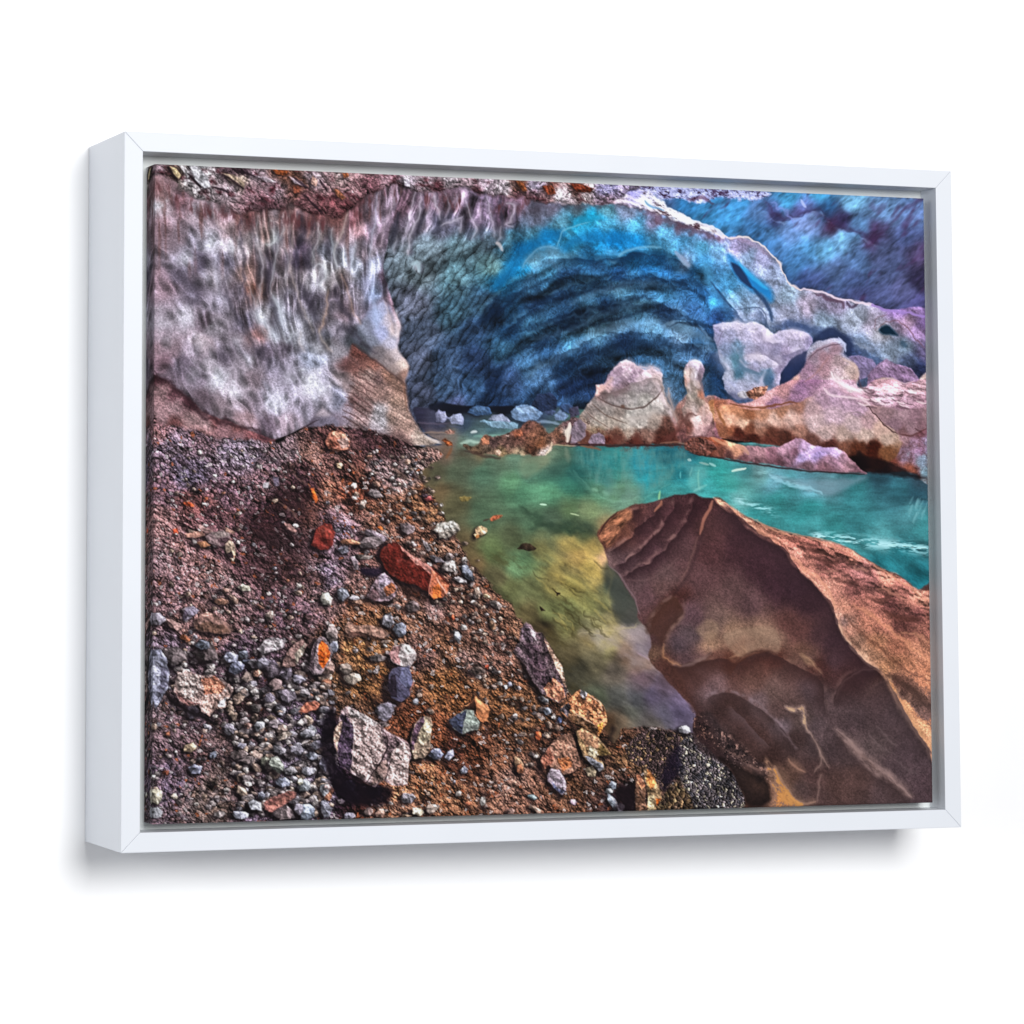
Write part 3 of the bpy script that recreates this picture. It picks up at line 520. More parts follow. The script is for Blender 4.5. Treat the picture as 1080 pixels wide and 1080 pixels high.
def paint_pool():
    w, m, D = area(parse("436,431 452,431 470,427 500,430 550,430 600,432 640,440 700,460 760,470 985,480 985,660 800,800 790,860 560,860 430,560 440,480 466,470 452,460 443,450 438,441"), 1.)
    x, y = X[w], Y[w]
    c = colours(w, parse("""440,440,45,44,72 460,446,58,60,88 475,430,28,32,50 500,431,22,24,40 530,432,22,25,42 490,450,50,72,100 520,455,56,92,108 545,442,40,60,90 560,440,45,65,100 440,452,62,55,80 500,459,60,90,100
     478,463,120,110,100 500,466,105,140,125 520,462,115,165,150 490,470,100,130,110 540,462,80,130,130 460,466,130,110,105 470,475,120,90,70 490,478,90,75,55 505,476,112,92,60 530,478,110,95,62 560,478,85,105,85
     450,500,100,80,50 458,500,85,85,60 480,500,84,100,74 490,485,78,95,72 520,490,80,110,85 540,485,85,120,95 575,482,110,130,100 510,500,75,118,90 540,512,86,145,100 480,530,92,88,56 466,520,100,80,50 510,540,80,112,80
     560,500,70,125,100 580,520,80,152,108 555,520,75,140,100 600,515,60,140,110 610,500,38,105,100 590,490,70,105,85 640,490,34,122,124 625,485,36,110,112 680,490,34,132,148 700,480,25,95,110 720,482,28,90,105 690,505,32,138,150
     720,495,32,118,128 740,512,60,160,160 700,520,60,150,150 650,520,92,132,102 630,520,80,130,100 620,540,110,130,90 640,505,50,120,115 660,530,100,135,115 600,540,85,115,75 560,550,76,112,80 585,550,62,88,68 600,560,42,70,56 615,564,50,72,58
     540,570,80,90,60 520,580,86,102,62 490,575,100,85,55 500,595,110,90,60 550,592,92,128,90 545,600,90,120,85 570,580,95,95,60 610,590,152,126,76 600,575,135,120,70 625,578,120,105,65 636,590,190,150,115 640,560,130,112,80
     590,610,110,100,60 600,622,118,112,66 560,620,102,108,72 540,620,92,95,60 525,610,85,80,55 630,610,160,140,82 620,600,140,125,75 620,640,130,130,80 600,640,105,110,68 580,645,100,105,65 560,650,90,80,52 640,640,120,120,80
     645,655,150,140,100 645,605,100,95,70 642,620,62,72,60 655,640,68,70,62 655,625,74,78,68 665,650,85,78,72 650,615,80,85,75 625,660,140,135,95 660,664,135,125,120 600,660,108,106,66 580,680,80,70,46 570,665,75,62,42
     620,680,112,100,72 640,682,168,160,96 630,676,140,135,110 670,672,142,128,134 680,684,122,110,128 660,690,135,105,85 610,710,80,76,60 600,695,85,75,52 650,710,96,86,76 630,700,100,92,70 680,700,140,110,95 680,715,100,80,88
     650,735,80,80,76 630,735,70,75,60 690,735,92,82,104 715,750,90,80,105 640,765,92,66,46 655,760,95,80,65 690,765,92,85,80 665,750,95,95,86 700,755,85,80,95 700,725,110,95,115 720,740,125,110,140 670,740,85,85,90
     760,505,50,150,145 770,512,46,142,136 800,500,92,132,135 785,500,60,130,135 815,510,95,150,165 850,515,90,150,165 870,512,85,130,140 890,508,60,110,118 900,520,50,120,126 830,520,60,130,135 780,530,98,162,160 800,545,50,135,136
     770,540,60,150,150 850,540,44,125,126 820,530,50,130,130 950,520,46,98,110 970,512,62,92,110 930,505,40,75,88 965,520,48,95,112 960,545,70,130,138 860,558,60,135,138 900,555,54,126,132 930,575,80,150,155 950,592,38,118,128 970,612,28,108,120
     900,578,60,135,140 930,595,35,115,125 880,560,50,128,130 975,590,45,115,125 975,560,60,135,140 740,525,60,150,150 700,528,70,140,130"""), 6, 3, 18, 3)
    n = fbm(x, y, 5, 5, 4, .6, 0, 4.5); n2 = fbm(x, y, 9, 9, 4, .6, 32, 3)
    sh = np.clip((y-540)/60, 0, 1)
    c = c*(1+n*.12*(1-sh)+n2*.26*sh+fbm(x, y, 22, 4, 3)*.12)[..., None]
    kd = (np.clip((650-x)/60, 0, 1)*np.clip((600-y)/50, .15, 1))[..., None]*.22+.04; c = c-(c-c.mean(-1, keepdims=True))*kd; c = c*1.05
    oc = np.exp(-(((x-612)/42)**2+((y-598)/38)**2))+np.exp(-(((x-640)/26)**2+((y-672)/16)**2))*.8; oc = oc*np.clip(.75+fbm(x, y, 10, 61, 4, .6, 35, 2.2)*1.2, 0, 1.5)
    c = c+oc[..., None]*np.array((.16, .125, .045))
    # shore mud showing through
    r = np.clip(fbm(x, y, 10, 21, 4, .65, 30, 2)-.2, 0, 1)*np.clip((640-x)/60, 0, 1)*np.clip((y-570)/40, 0, 1)*.9
    c = c*(1-r[..., None])+np.array((78, 66, 36))/255*r[..., None]
    lay(w, m, np.clip(c, 0, 1)); grain(w, .04, 4, 1.4, m)
    # soft reflections and shadows
    stroke([(600, 498), (615, 512), (628, 524), (640, 528)], 3, (120, 175, 150), .25, 3)
    stroke([(597, 474), (599, 484), (600, 490)], 5, (130, 140, 120), .5, 3)
    w, m, D = area(parse("552,485 575,482 580,488 570,498 556,506 548,500"), 3, 1); lay(w, m*.45, (135, 140, 110))
    w, m, D = area(parse("600,488 585,492 572,500 570,510 590,516 610,520 625,518 618,505 612,496"), 5, 2); lay(w, m*.4, (38, 88, 82))
    for q in ([(625, 517), (630, 520)], [(636, 520), (642, 524)]): stroke(q, 4, (145, 195, 165), .45, 3)
    stroke([(570, 533), (577, 534)], 2, (200, 235, 205), .8, 1.2)
    stroke([(602, 543), (611, 545)], 1.6, (190, 205, 165), .7, 1.2)
    stroke([(548, 538), (565, 548), (585, 558), (618, 562)], 8, (44, 66, 52), .5, 5, wob=3)
    stroke([(560, 560), (575, 554), (592, 556)], 5, (50, 70, 55), .4, 3)
    stroke([(738, 519), (736, 508), (737, 498)], 1.8, (140, 205, 180), .5, 1.8); stroke([(732, 520), (740, 516), (746, 514)], 2.4, (140, 205, 195), .5, 2)
    stroke([(718, 507), (718, 500)], 1.6, (130, 205, 200), .5, 1.2); stroke([(728, 505), (730, 495)], 2, (120, 190, 180), .4, 1.4); stroke([(695, 530), (696, 520)], 2, (160, 205, 140), .7, 1.2)
    w = window(765, 500, 985, 600); x, y = X[w], Y[w]
    n = fbm(x, y, 2.2, 6, 3, .7, 4, 5)
    for (x0, y0, x1, y1, th, al) in ((768, 527, 822, 545, 4.5, .7), (850, 567, 985, 584, 5.5, .95), (795, 500, 862, 521, 4.5, .5)):
        yc = y0+(x-x0)/(x1-x0)*(y1-y0)
        k = np.exp(-((y-yc)/th)**2)*np.clip((x-x0)/12, 0, 1)*np.clip((x1-x)/12+.2, 0, 1)
        k = k*np.clip(.35+n*1.6, 0, 1)*al
        lay(w, k, (178, 226, 232))
    for k in range(14):
        x0 = 962+_rs.rand()*18; y0 = 525+_rs.rand()*22
        stroke([(x0, y0), (x0-3-_rs.rand()*2, y0+6+_rs.rand()*6)], 1.6, (130, 185, 190), .35, 2)
    w, m, D = area(parse("812,504 850,509 895,508 914,506 905,512 890,520 875,526 862,523 850,520 835,514"), 2.5, 1.2); lay(w, m*.55, (125, 150, 165))
    stroke([(812, 504), (830, 512), (850, 518), (868, 523)], 3.4, (150, 205, 220), .6, 2, wob=2)
    stroke([(772, 500), (780, 498), (787, 496)], 2.4, (215, 220, 205), .85, 1.2)
    stroke([(748, 491), (755, 495)], 2.4, (190, 215, 210), .6, 1.4); stroke([(725, 487), (729, 488)], 3, (190, 200, 195), .7, 1.4); stroke([(738, 490), (748, 493)], 2.4, (175, 185, 175), .6, 1.4)
    w, m, D = area(parse("612,476 722,478 716,498 702,512 682,522 662,528 642,526 628,516 618,500"), 4, 2.5, 8); x, y = X[w], Y[w]
    lay(w, m*.30*np.clip(1+fbm(x, y, 4, 3, 3, .6, 88, 3)*.9, 0, 2), (112, 150, 140))
    w, m, D = area(parse("722,492 744,494 742,510 738,522 730,522 726,508"), 3, 2); lay(w, m*.3, (140, 180, 175))
    w, m, D = area(parse("770,500 800,503 812,512 800,522 780,520 765,512"), 5, 3); lay(w, m*.25, (120, 190, 180))
    stroke([(604, 498), (614, 508), (626, 520), (640, 528), (660, 531), (684, 525), (706, 512)], 1.8, (150, 195, 172), .2, 2.2, wob=2)
    # milky veil near the mound
    w, m, D = area(parse("612,668 640,664 660,666 676,662 684,676 686,695 698,708 670,705 650,690 630,684"), 6, 4, 10); x, y = X[w], Y[w]
    lay(w, m*.35*np.clip(1+fbm(x, y, 8, 3, 3, .6, 30, 2), 0, 2), (165, 150, 150))
    stroke([(612, 668), (640, 667), (660, 665), (674, 660)], 2, (185, 170, 130), .5, 1.5, wob=2)
    stroke([(672, 690), (690, 700), (700, 712), (716, 728), (728, 742)], 2, (165, 145, 165), .5, 1.6)
    stroke([(640, 596), (645, 610), (642, 630), (648, 655)], 2.5, (165, 150, 95), .4, 3)
    w, m, D = area(parse("641,594 650,600 660,612 672,632 676,655 664,662 652,655 646,640 640,622 636,606"), 3.5, 1.5); lay(w, m*.62, (64, 68, 64))
    for k in range(26):
        x0 = 555+_rs.rand()*75; y0 = 585+_rs.rand()*75
        stroke([(x0, y0), (x0+6, y0+4+_rs.rand()*3), (x0+13+_rs.rand()*8, y0+10+_rs.rand()*8)], 1.4+_rs.rand()*1.4, (70, 62, 34) if k % 3 else (175, 158, 92), .4, 1.6, wob=2, seed=k)
    rock(parse("546,580 552,574 560,575 566,580 558,583"), (58, 44, 34), (), .1, wob=1)
    rock(parse("585,624 592,627 588,629"), (50, 30, 25), (), .1); rock(parse("570,641 576,645 571,646"), (50, 35, 28), (), .1)
    # the dark back of the cave: floating ice
    w, m, D = area(parse("452,428 470,425 480,430 497,430 500,433 515,430 540,430 560,432 560,438 520,437 500,436 470,437 455,434"), 1.2, 1.2); lay(w, m*.75, (22, 26, 42))
    for pts, col, F in (("459,437 463,434 469,436 472,442 468,447 460,446", (120, 122, 150), ("464,435 470,437 471,444 466,445", (140, 142, 168))), ("473,442 478,438 487,437 489,442 488,448 476,448", (135, 140, 168), ("476,440 486,439 487,446 478,446", (150, 156, 182))),
        ("492,437 498,430 508,429 515,431 518,437 512,440 500,440", (62, 88, 124), ("500,431 512,431 514,436 500,436", (78, 105, 140))), ("515,444 520,439 530,438 538,444 540,448 530,449", (128, 134, 160), ("519,440 530,440 534,444 520,446", (140, 148, 172))),
        ("538,436 545,430 556,428 568,431 572,438 568,445 552,446 540,443", (112, 138, 172), ("545,431 562,431 566,437 548,438", (135, 160, 192))), ("507,446 525,445 547,448 546,454 520,452", (118, 148, 168), ()), ("584,440 592,433 600,441 596,446 586,445", (108, 128, 160), ()),
        ("574,434 580,432 587,436 582,440 576,439", (70, 82, 115), ()), ("590,430 600,427 606,432 600,438 593,436", (55, 75, 110), ()), ("560,430 566,418 580,415 588,424 586,434 572,436", (40, 52, 80), ()), ("600,432 610,430 612,440 602,443", (70, 68, 90), ())):
        rock(parse(pts), col, [(parse(F[0]), F[1])] if F else (), .1, rim=.2, wob=1.2)
    for L, wd, cc, al in (([(474, 451), (488, 452)], 3, (85, 92, 118), .5), ([(463, 449), (470, 451)], 3, (78, 80, 105), .5), ([(440, 446), (458, 448), (475, 447)], 2, (110, 95, 110), .4), ([(496, 457), (503, 457)], 3.4, (200, 205, 205), .85), ([(566, 446), (580, 447), (590, 449)], 3, (150, 170, 195), .6), ([(440, 457), (460, 457), (478, 459)], 2, (150, 125, 110), .6), ([(486, 468), (496, 467), (510, 469)], 3, (180, 205, 190), .6), ([(500, 462), (530, 461)], 3, (130, 180, 160), .5)):
        stroke(L, wd, cc, al, wob=1)
    # sandbar between the pools and its rocks
    w, m, D = area(parse("488,470 500,472 508,465 512,460 520,463 532,460 541,455 549,453 556,446 566,447 574,453 580,458 588,452 596,446 606,442 618,448 622,460 618,470 600,472 584,471 580,478 572,482 558,482 545,480 530,482 515,480 500,479"), 1., 1.4, 6, 3)
    x, y = X[w], Y[w]
    c = colours(w, parse("508,462,130,85,65 520,468,110,80,70 535,470,120,85,70 545,465,115,78,62 548,460,135,82,62 556,452,110,72,58 562,460,150,98,70 570,470,130,80,50 560,475,105,65,45 576,478,215,190,165 548,480,175,150,110 530,480,150,120,80 590,460,130,85,60 600,452,110,75,70 595,465,115,75,60 606,460,120,100,110 598,458,205,185,160 612,465,115,85,90 500,476,110,85,60 515,476,120,95,72"), 3, 2, 8)
    c = c*(.92+fbm(x, y, 4, 8, 4, .75)*.45)[..., None]*np.array((.97, 1, 1.12)); lay(w, m, np.clip(c, 0, 1))
    stroke([(575, 482), (581, 474), (582, 468)], 1.8, (225, 205, 175), .7); stroke([(598, 468), (598, 458), (602, 450)], 3.4, (215, 205, 190), .75, 1.2)
    rock(parse("466,466 470,464 477,468 478,472 472,472"), (150, 80, 48), [(parse("467,466 471,465 476,470 471,469"), (175, 95, 55))], .2)
    rock(parse("470,457 474,454 480,456 479,459 472,459"), (128, 95, 85), (), .2); rock(parse("507,464 511,460 516,463 516,470 509,471"), (150, 98, 75), (), .2); rock(parse("523,477 526,475 529,478 527,482 523,481"), (205, 170, 150), (), .15)
    rock(parse("541,458 546,454 551,455 551,461 543,463"), (150, 90, 68), (), .2); rock(parse("533,460 538,460 537,463 533,462"), (190, 160, 150), (), .1)
    stroke([(470, 484), (474, 479), (477, 473)], 3, (135, 85, 55), .6)
    stroke([(490, 476), (510, 482), (528, 485)], 3, (70, 48, 45), .6, 1.8)

def paint_blocks():
    # ice boulder with rings
    block(parse("612,440 618,431 623,425 628,419 629,409 637,408 641,398 647,391 654,384 661,382 670,387 680,392 688,390 694,394 699,397 699,407 702,420 707,430 712,442 714,456 722,466 716,470 690,471 650,471 612,470 600,466 608,452"),
        parse("""658,384,205,180,190 650,392,165,140,155 642,404,150,124,140 650,404,175,152,168 662,394,195,170,182 672,392,150,126,140 668,402,165,140,155 684,395,205,180,188 694,400,210,185,185 696,395,190,165,175 680,402,195,172,180 632,413,205,165,160 642,412,185,150,150 650,415,120,98,105 660,410,130,108,115 636,418,120,100,100
        670,410,150,138,140 685,408,160,148,150 692,412,150,135,135 665,420,152,142,140 680,424,155,146,142 655,424,150,138,138 645,420,140,128,128 630,430,138,124,122 640,436,145,132,128 622,440,142,126,122 655,436,135,120,115 665,438,170,160,155 680,436,160,150,146 695,430,180,168,165 700,420,175,160,160 706,436,150,135,132
        615,448,150,130,120 630,446,158,145,138 645,448,155,140,132 660,450,165,152,145 675,448,172,160,155 690,446,150,132,125 705,448,115,82,75 615,460,130,95,80 630,458,145,122,105 650,460,120,85,75 665,458,150,130,120 680,462,130,100,92 700,460,95,62,56 640,468,100,55,48 670,468,95,50,44 700,468,85,48,44 718,466,90,55,50"""), 2.5, 1.5, .16, .25, 3)
    w, m, D = area(parse("604,450 615,441 640,452 660,462 690,452 716,440 735,430 760,440 760,476 700,474 604,472"), 3, 4, 8); x, y = X[w], Y[w]
    k = np.clip(fbm(x, y, 8, 2, 4, .7)*1.5-.1+np.clip((y-454)/20, -.8, .7), 0, 1)
    lay(w, m*k*.7, (105, 58, 50)); k = np.clip(fbm(x, y, 4, 12, 4, .7)-.3, 0, 1); lay(w, m*k, (60, 30, 30))
    stroke([(630, 421), (640, 427), (655, 432), (668, 434), (682, 430), (694, 420), (698, 413)], 2, (105, 82, 78), .75, 1.1)
    stroke([(624, 428), (636, 438), (650, 445), (662, 449)], 1.4, (115, 90, 80), .6); stroke([(618, 436), (630, 446), (642, 453)], 1.4, (115, 90, 80), .5); stroke([(640, 418), (652, 415), (664, 407)], 1.4, (110, 85, 90), .6)
    stroke([(668, 385), (672, 395), (680, 402)], 1.5, (225, 205, 215), .5); stroke([(641, 400), (652, 400), (664, 396)], 1.5, (210, 190, 200), .5)
    stroke([(655, 430), (659, 432)], 3, (110, 70, 55), .7); stroke([(666, 460), (668, 440), (672, 420)], 5, (190, 185, 185), .3, 4)
    rock(parse("602,458 606,447 612,444 618,450 618,462 612,468 602,469"), (128, 112, 125), (), .1); stroke([(599, 468), (600, 457), (601, 448)], 4, (225, 215, 205), .8, 1.4)
    rock(parse("620,468 625,461 632,458 638,462 638,472 622,472"), (130, 112, 128), (), .12)
    # rusty saddle and finger pillar
    w, m, D = area(parse("710,440 716,428 722,420 730,420 740,424 748,420 760,428 760,470 720,470 712,455"), 1.2, 1.5); x, y = X[w], Y[w]
    c = colours(w, parse("715,432,150,100,90 722,425,170,130,125 718,445,130,80,72 728,440,150,120,115 738,432,190,170,165 745,430,165,120,115 735,450,175,140,140 745,450,150,110,115 755,440,150,105,95 725,460,110,70,70 745,465,135,95,100 755,430,160,120,110"), 3, 3, 8)
    lay(w, m, c*(1+fbm(x, y, 4, 3, 4, .7)*.35)[..., None])
    block(parse("721,400 722,390 727,384 733,382 739,385 743,392 741,400 739,407 741,416 743,424 748,430 752,440 745,462 724,462 722,445 718,434 722,428 725,418 722,410"),
        parse("""724,388,185,160,170 730,385,205,190,205 738,388,195,178,195 741,393,150,128,145 726,396,200,175,165 732,398,215,205,215 738,400,130,112,120 723,404,190,150,140 730,408,165,150,142 737,410,150,128,120 741,420,165,115,100 726,416,150,135,128 732,420,160,145,138 738,426,150,130,122
        724,428,145,125,120 732,432,170,150,146 742,434,190,155,148 728,440,160,130,125 734,446,215,190,188 744,446,195,160,158 726,452,130,88,82 738,456,190,155,155 746,458,160,125,128"""), 2, 1, .14, .25, 8)
    stroke([(728, 392), (732, 398), (731, 406)], 2, (120, 95, 100), .5); stroke([(740, 406), (742, 418), (748, 428), (758, 432)], 2, (185, 130, 115), .6); stroke([(732, 432), (734, 448), (736, 455)], 4, (225, 205, 205), .55, 2); stroke([(742, 430), (742, 445)], 3, (220, 190, 185), .5, 2)
    stroke([(700, 470), (712, 460), (722, 445), (735, 440)], 5, (100, 55, 50), .6, 3, wob=3)
    # pale ice block behind
    w = window(815, 355, 870, 420)
    a = area(parse("818,395 826,385 840,375 856,362 868,352 880,350 900,372 870,405 840,410 822,408"), 2, 1); lay(a[0], a[1]*.8, (38, 52, 92))
    block(parse("752,346 758,344 766,343 776,342 785,344 797,343 805,347 812,352 816,356 822,352 836,351 848,353 856,359 858,365 852,372 842,378 834,382 828,390 823,397 822,408 822,418 800,424 775,424 764,414 762,402 765,394 759,384 757,372 753,362"),
        parse("""755,350,150,146,178 766,346,185,180,205 780,345,195,188,212 796,346,200,192,215 804,350,185,178,205 758,360,145,144,175 770,356,155,155,185 785,356,172,168,196 798,358,190,182,208 808,358,215,205,225 813,364,180,172,198 765,372,132,140,170 778,370,120,142,170 790,370,160,160,188
        804,370,165,160,188 820,360,175,168,195 835,355,185,176,202 848,356,190,180,205 855,363,150,142,175 840,368,165,158,185 828,374,150,140,168 818,372,150,146,175 768,386,150,158,182 776,384,100,140,160 784,388,110,130,160 792,380,185,178,200 802,380,205,196,215 796,390,150,148,176
        808,388,165,160,186 818,386,190,182,205 822,392,150,140,170 770,398,165,168,190 780,396,85,118,142 790,400,160,162,186 800,402,140,148,175 808,396,100,128,155 812,404,85,112,145 819,404,165,158,185 768,410,150,152,180 782,410,165,165,190 798,412,170,166,190 812,414,120,125,155 775,420,130,132,162 800,420,120,118,150"""), 2.5, 1.5, .10, .30, 5)
    for q, (L, cc, dp, sd) in enumerate((([(788, 382), (796, 378), (806, 378), (816, 384), (822, 392)], (120, 112, 142), 6, -1), ([(772, 368), (778, 380), (786, 390), (800, 395), (810, 393)], (96, 128, 156), 8, 1), ([(803, 350), (808, 360), (816, 366), (826, 364)], (132, 122, 156), 8, 1),
        ([(756, 372), (762, 386), (768, 394)], (118, 130, 160), 7, 1), ([(822, 378), (836, 376), (850, 370)], (112, 106, 140), 8, 1), ([(766, 416), (780, 420), (800, 418), (820, 414)], (98, 100, 132), 8, 1), ([(810, 394), (806, 404), (810, 416)], (84, 108, 140), 6, -1))):
        brow(L, cc, .65, dp, (214, 206, 226), .55, seed=q, side=sd)
    for L, wd, cc in (([(648, 392), (660, 384), (674, 389), (690, 391), (698, 398)], 4, (225, 200, 208)), ([(630, 411), (640, 408), (646, 400)], 3.5, (220, 180, 172)), ([(727, 386), (734, 384), (740, 388)], 4, (222, 205, 215)), ([(733, 392), (731, 402), (733, 410)], 3, (226, 212, 216)),
        ([(754, 347), (768, 344), (790, 345), (804, 349)], 4, (206, 202, 222)), ([(803, 352), (810, 360), (816, 358)], 4, (226, 216, 230)), ([(824, 354), (840, 352), (853, 357)], 4, (208, 200, 220)), ([(790, 378), (804, 377)], 3.4, (216, 206, 222)),
        ([(850, 476), (862, 474), (874, 477)], 3, (205, 180, 212)), ([(832, 470), (842, 466), (850, 470)], 3, (190, 160, 185)), ([(704, 412), (708, 430), (714, 446)], 3, (200, 176, 170)), ([(660, 444), (680, 442), (694, 436)], 7, (188, 176, 170))):
        stroke(L, wd*1.5, cc, .5, wd, wob=1.5, seed=int(L[0][0])); stroke(L, wd*.5, cc, .5, 1.2, wob=1.5, seed=int(L[0][0]))
    for q, (L, cc, dp, sd) in enumerate((([(641, 406), (652, 412), (664, 408), (676, 403), (692, 402), (699, 406)], (140, 124, 124), 9, 1), ([(636, 418), (650, 416), (662, 410)], (122, 102, 100), 5, 1), ([(650, 390), (656, 398), (664, 404)], (140, 116, 132), 7, 1), ([(694, 402), (700, 418), (708, 436), (716, 456)], (140, 120, 115), 8, -1), ([(728, 388), (727, 402), (730, 420)], (140, 118, 116), 5, -1), ([(739, 386), (736, 400), (740, 418)], (118, 100, 112), 5, -1))):
        brow(L, cc, .6, dp, (220, 198, 205), .5, seed=q+9, side=sd)
    for L, wd, cc in (([(777, 384), (786, 393), (800, 398)], 3.5, (88, 122, 148)), ([(786, 368), (780, 378), (786, 388)], 4, (100, 130, 158)), ([(812, 392), (808, 402), (812, 412)], 5, (75, 110, 140)), ([(757, 365), (762, 352)], 1.3, (120, 110, 140)), ([(790, 380), (806, 384)], 2, (205, 195, 215)), ([(806, 350), (808, 362), (822, 364)], 3, (212, 200, 222)), ([(765, 405), (775, 415)], 3, (185, 185, 205))):
        stroke(L, wd, cc, .6, wob=1)
    # violet ice further right
    rock(parse("895,380 905,378 920,383 927,392 922,400 905,405 895,398"), (125, 112, 148), (), .1); rock(parse("915,400 925,388 934,382 945,388 960,392 968,402 972,412 940,414 915,410"), (140, 112, 145), [(parse("925,390 934,383 944,389 936,396"), (160, 132, 165))], .12)
    # long ridge of dirty ice on the right
    w, m, D = area(parse("748,428 756,424 768,424 782,428 795,425 810,415 825,409 835,404 844,395 850,384 852,372 860,364 870,362 882,360 888,362 892,370 890,376 896,382 903,388 905,398 904,410 912,412 920,406 932,402 946,405 955,409 968,405 985,403 985,510 960,502 930,502 900,498 850,480 800,470 765,466 756,455"), 1., 1.2, 7, 3)
    x, y = X[w], Y[w]
    c = colours(w, parse("""855,372,150,150,172 870,366,160,158,178 885,364,165,170,200 860,380,138,120,135 892,375,140,140,165 870,382,150,115,125 880,372,155,125,138 885,385,165,140,145 898,395,190,165,160 903,402,180,150,145 850,392,140,110,130 870,395,160,125,135 882,398,195,170,178 890,405,205,180,182
     835,405,190,150,140 845,412,140,112,138 825,415,180,140,130 860,405,150,118,140 840,422,135,108,128 810,420,200,165,152 790,428,195,155,140 775,430,170,120,100 800,432,200,160,145 760,430,165,105,70 815,430,140,110,130 870,412,180,155,165 900,412,215,195,200 880,410,225,205,210 915,418,190,160,165
     930,410,190,160,155 945,415,195,170,168 960,415,190,160,158 975,410,190,165,160 935,425,200,180,182 955,428,185,160,165 975,428,180,150,155 905,422,200,175,182 880,422,165,140,145
     760,438,185,142,105 770,445,182,155,125 790,440,165,120,88 795,450,165,135,105 820,445,170,148,130 840,440,165,138,112 800,462,100,60,45 780,460,90,48,35 765,455,140,90,55 825,460,130,90,75 850,450,165,150,130 870,440,165,150,135 870,420,160,135,140 880,455,162,148,135
     855,465,130,85,75 880,475,120,75,62 900,450,158,145,130 900,430,165,145,140 920,450,155,135,115 915,465,160,148,122 935,460,165,150,128 890,470,120,80,60 935,440,145,115,122 960,450,142,110,122 975,445,145,112,125 950,435,150,120,130 970,462,120,80,82 940,470,140,112,100
     920,475,110,60,35 900,485,85,40,25 940,490,115,60,40 920,492,95,48,32 960,500,130,75,50 930,500,40,22,22 955,482,130,120,135 965,475,150,130,145 975,490,130,145,165 970,480,145,120,145 975,470,150,135,160 948,478,135,120,135 978,500,115,140,155 905,495,30,18,22 860,475,90,50,45 830,470,110,70,55 950,470,150,125,120"""), 2.2, 2, 9, 5, 2.5); c = c*1.06
    n = fbm(x, y, 5, 8, 4, .65, 10, 1.8); rip = fbm(x, y, 4, 12, 3, .6, 12, 3)
    top = np.clip((y-402)/8, 0, 1)*np.clip((432-y)/10, 0, 1)*np.clip((x-880)/30, 0, 1)
    c = c*(1+n*.16+rip*.55*top)[..., None]
    rust = np.clip(fbm(x, y, 6, 31, 4, .7)-.1+np.clip((y-465)/20, -1, .3), 0, 1)*np.clip((x-770)/20, 0, 1)
    c = c*(1-rust[..., None]*.5)+np.array((85, 45, 34))/255*rust[..., None]*.5
    lay(w, m, np.clip(c, 0, 1)); grain(w, .1, 5, 1.3, m)
    block(parse("758,440 760,430 775,430 790,435 812,434 842,428 858,420 878,411 893,419 912,431 917,436 929,447 946,461 952,472 944,486 930,498 900,497 868,484 840,474 800,471 768,462"),
        parse('''762,436,200,150,100 775,436,180,130,85 790,440,150,100,62 805,440,165,125,88 825,436,160,120,85 842,433,150,112,85 770,445,195,160,120 785,450,190,165,125 800,450,165,135,105 815,446,178,155,125 835,444,175,152,125 855,436,165,145,132 870,424,160,138,140 880,420,172,152,158 892,426,165,145,148 905,436,160,140,142
            860,448,172,158,142 880,440,172,156,150 900,450,168,155,140 915,446,165,142,130 930,455,170,150,122 870,460,165,150,130 890,464,160,145,120 912,464,168,155,128 935,468,165,150,120 768,456,150,95,60 780,460,100,52,36 795,464,85,45,32 812,462,110,68,48 828,466,95,58,42 842,462,150,115,88 855,470,120,82,64
            812,468,110,62,46 840,468,112,66,50 872,474,105,60,46 890,476,125,85,60 905,476,100,58,36 920,476,85,42,26 935,480,125,85,50 905,490,50,24,18 925,492,80,40,26 885,484,85,50,38 790,454,120,75,50 800,458,150,110,80'''), 2.2, 2.5, .10, .06, 61, soft=1.2)
    w = window(755, 405, 990, 505); x, y = X[w], Y[w]; k = np.clip((x-752)/8, 0, 1)*np.clip((y-404)/8, 0, 1)*.2*(IMG[w][..., 0] > IMG[w][..., 2])
    IMG[w] = np.clip(IMG[w]*(1+(k[..., None] > 0)*np.array((.05, -.05, .05))), 0, 1)
    g_ = IMG[w].mean(-1, keepdims=True)*np.array((1.10, .95, .97)); IMG[w] = IMG[w]*(1-k[..., None])+g_*k[..., None]
    block(parse("912,430 930,432 950,436 978,434 990,436 990,452 972,458 960,465 948,462 930,448"), parse("920,434,150,118,122 935,440,142,112,118 950,440,150,120,128 965,442,140,108,118 980,442,150,118,125 945,452,135,105,115 960,456,140,110,118 975,452,130,98,106 952,460,120,88,92"), 2.5, 2, .08, .05, 62, soft=1.2)
    brow([(876, 397), (886, 408), (900, 414), (914, 418), (925, 424)], (165, 125, 135), .5, 8, (250, 238, 240), .7, seed=63)
    brow([(852, 386), (858, 374), (868, 368), (884, 366), (890, 378)], (160, 128, 142), .6, 9, (205, 192, 210), .5, seed=64)
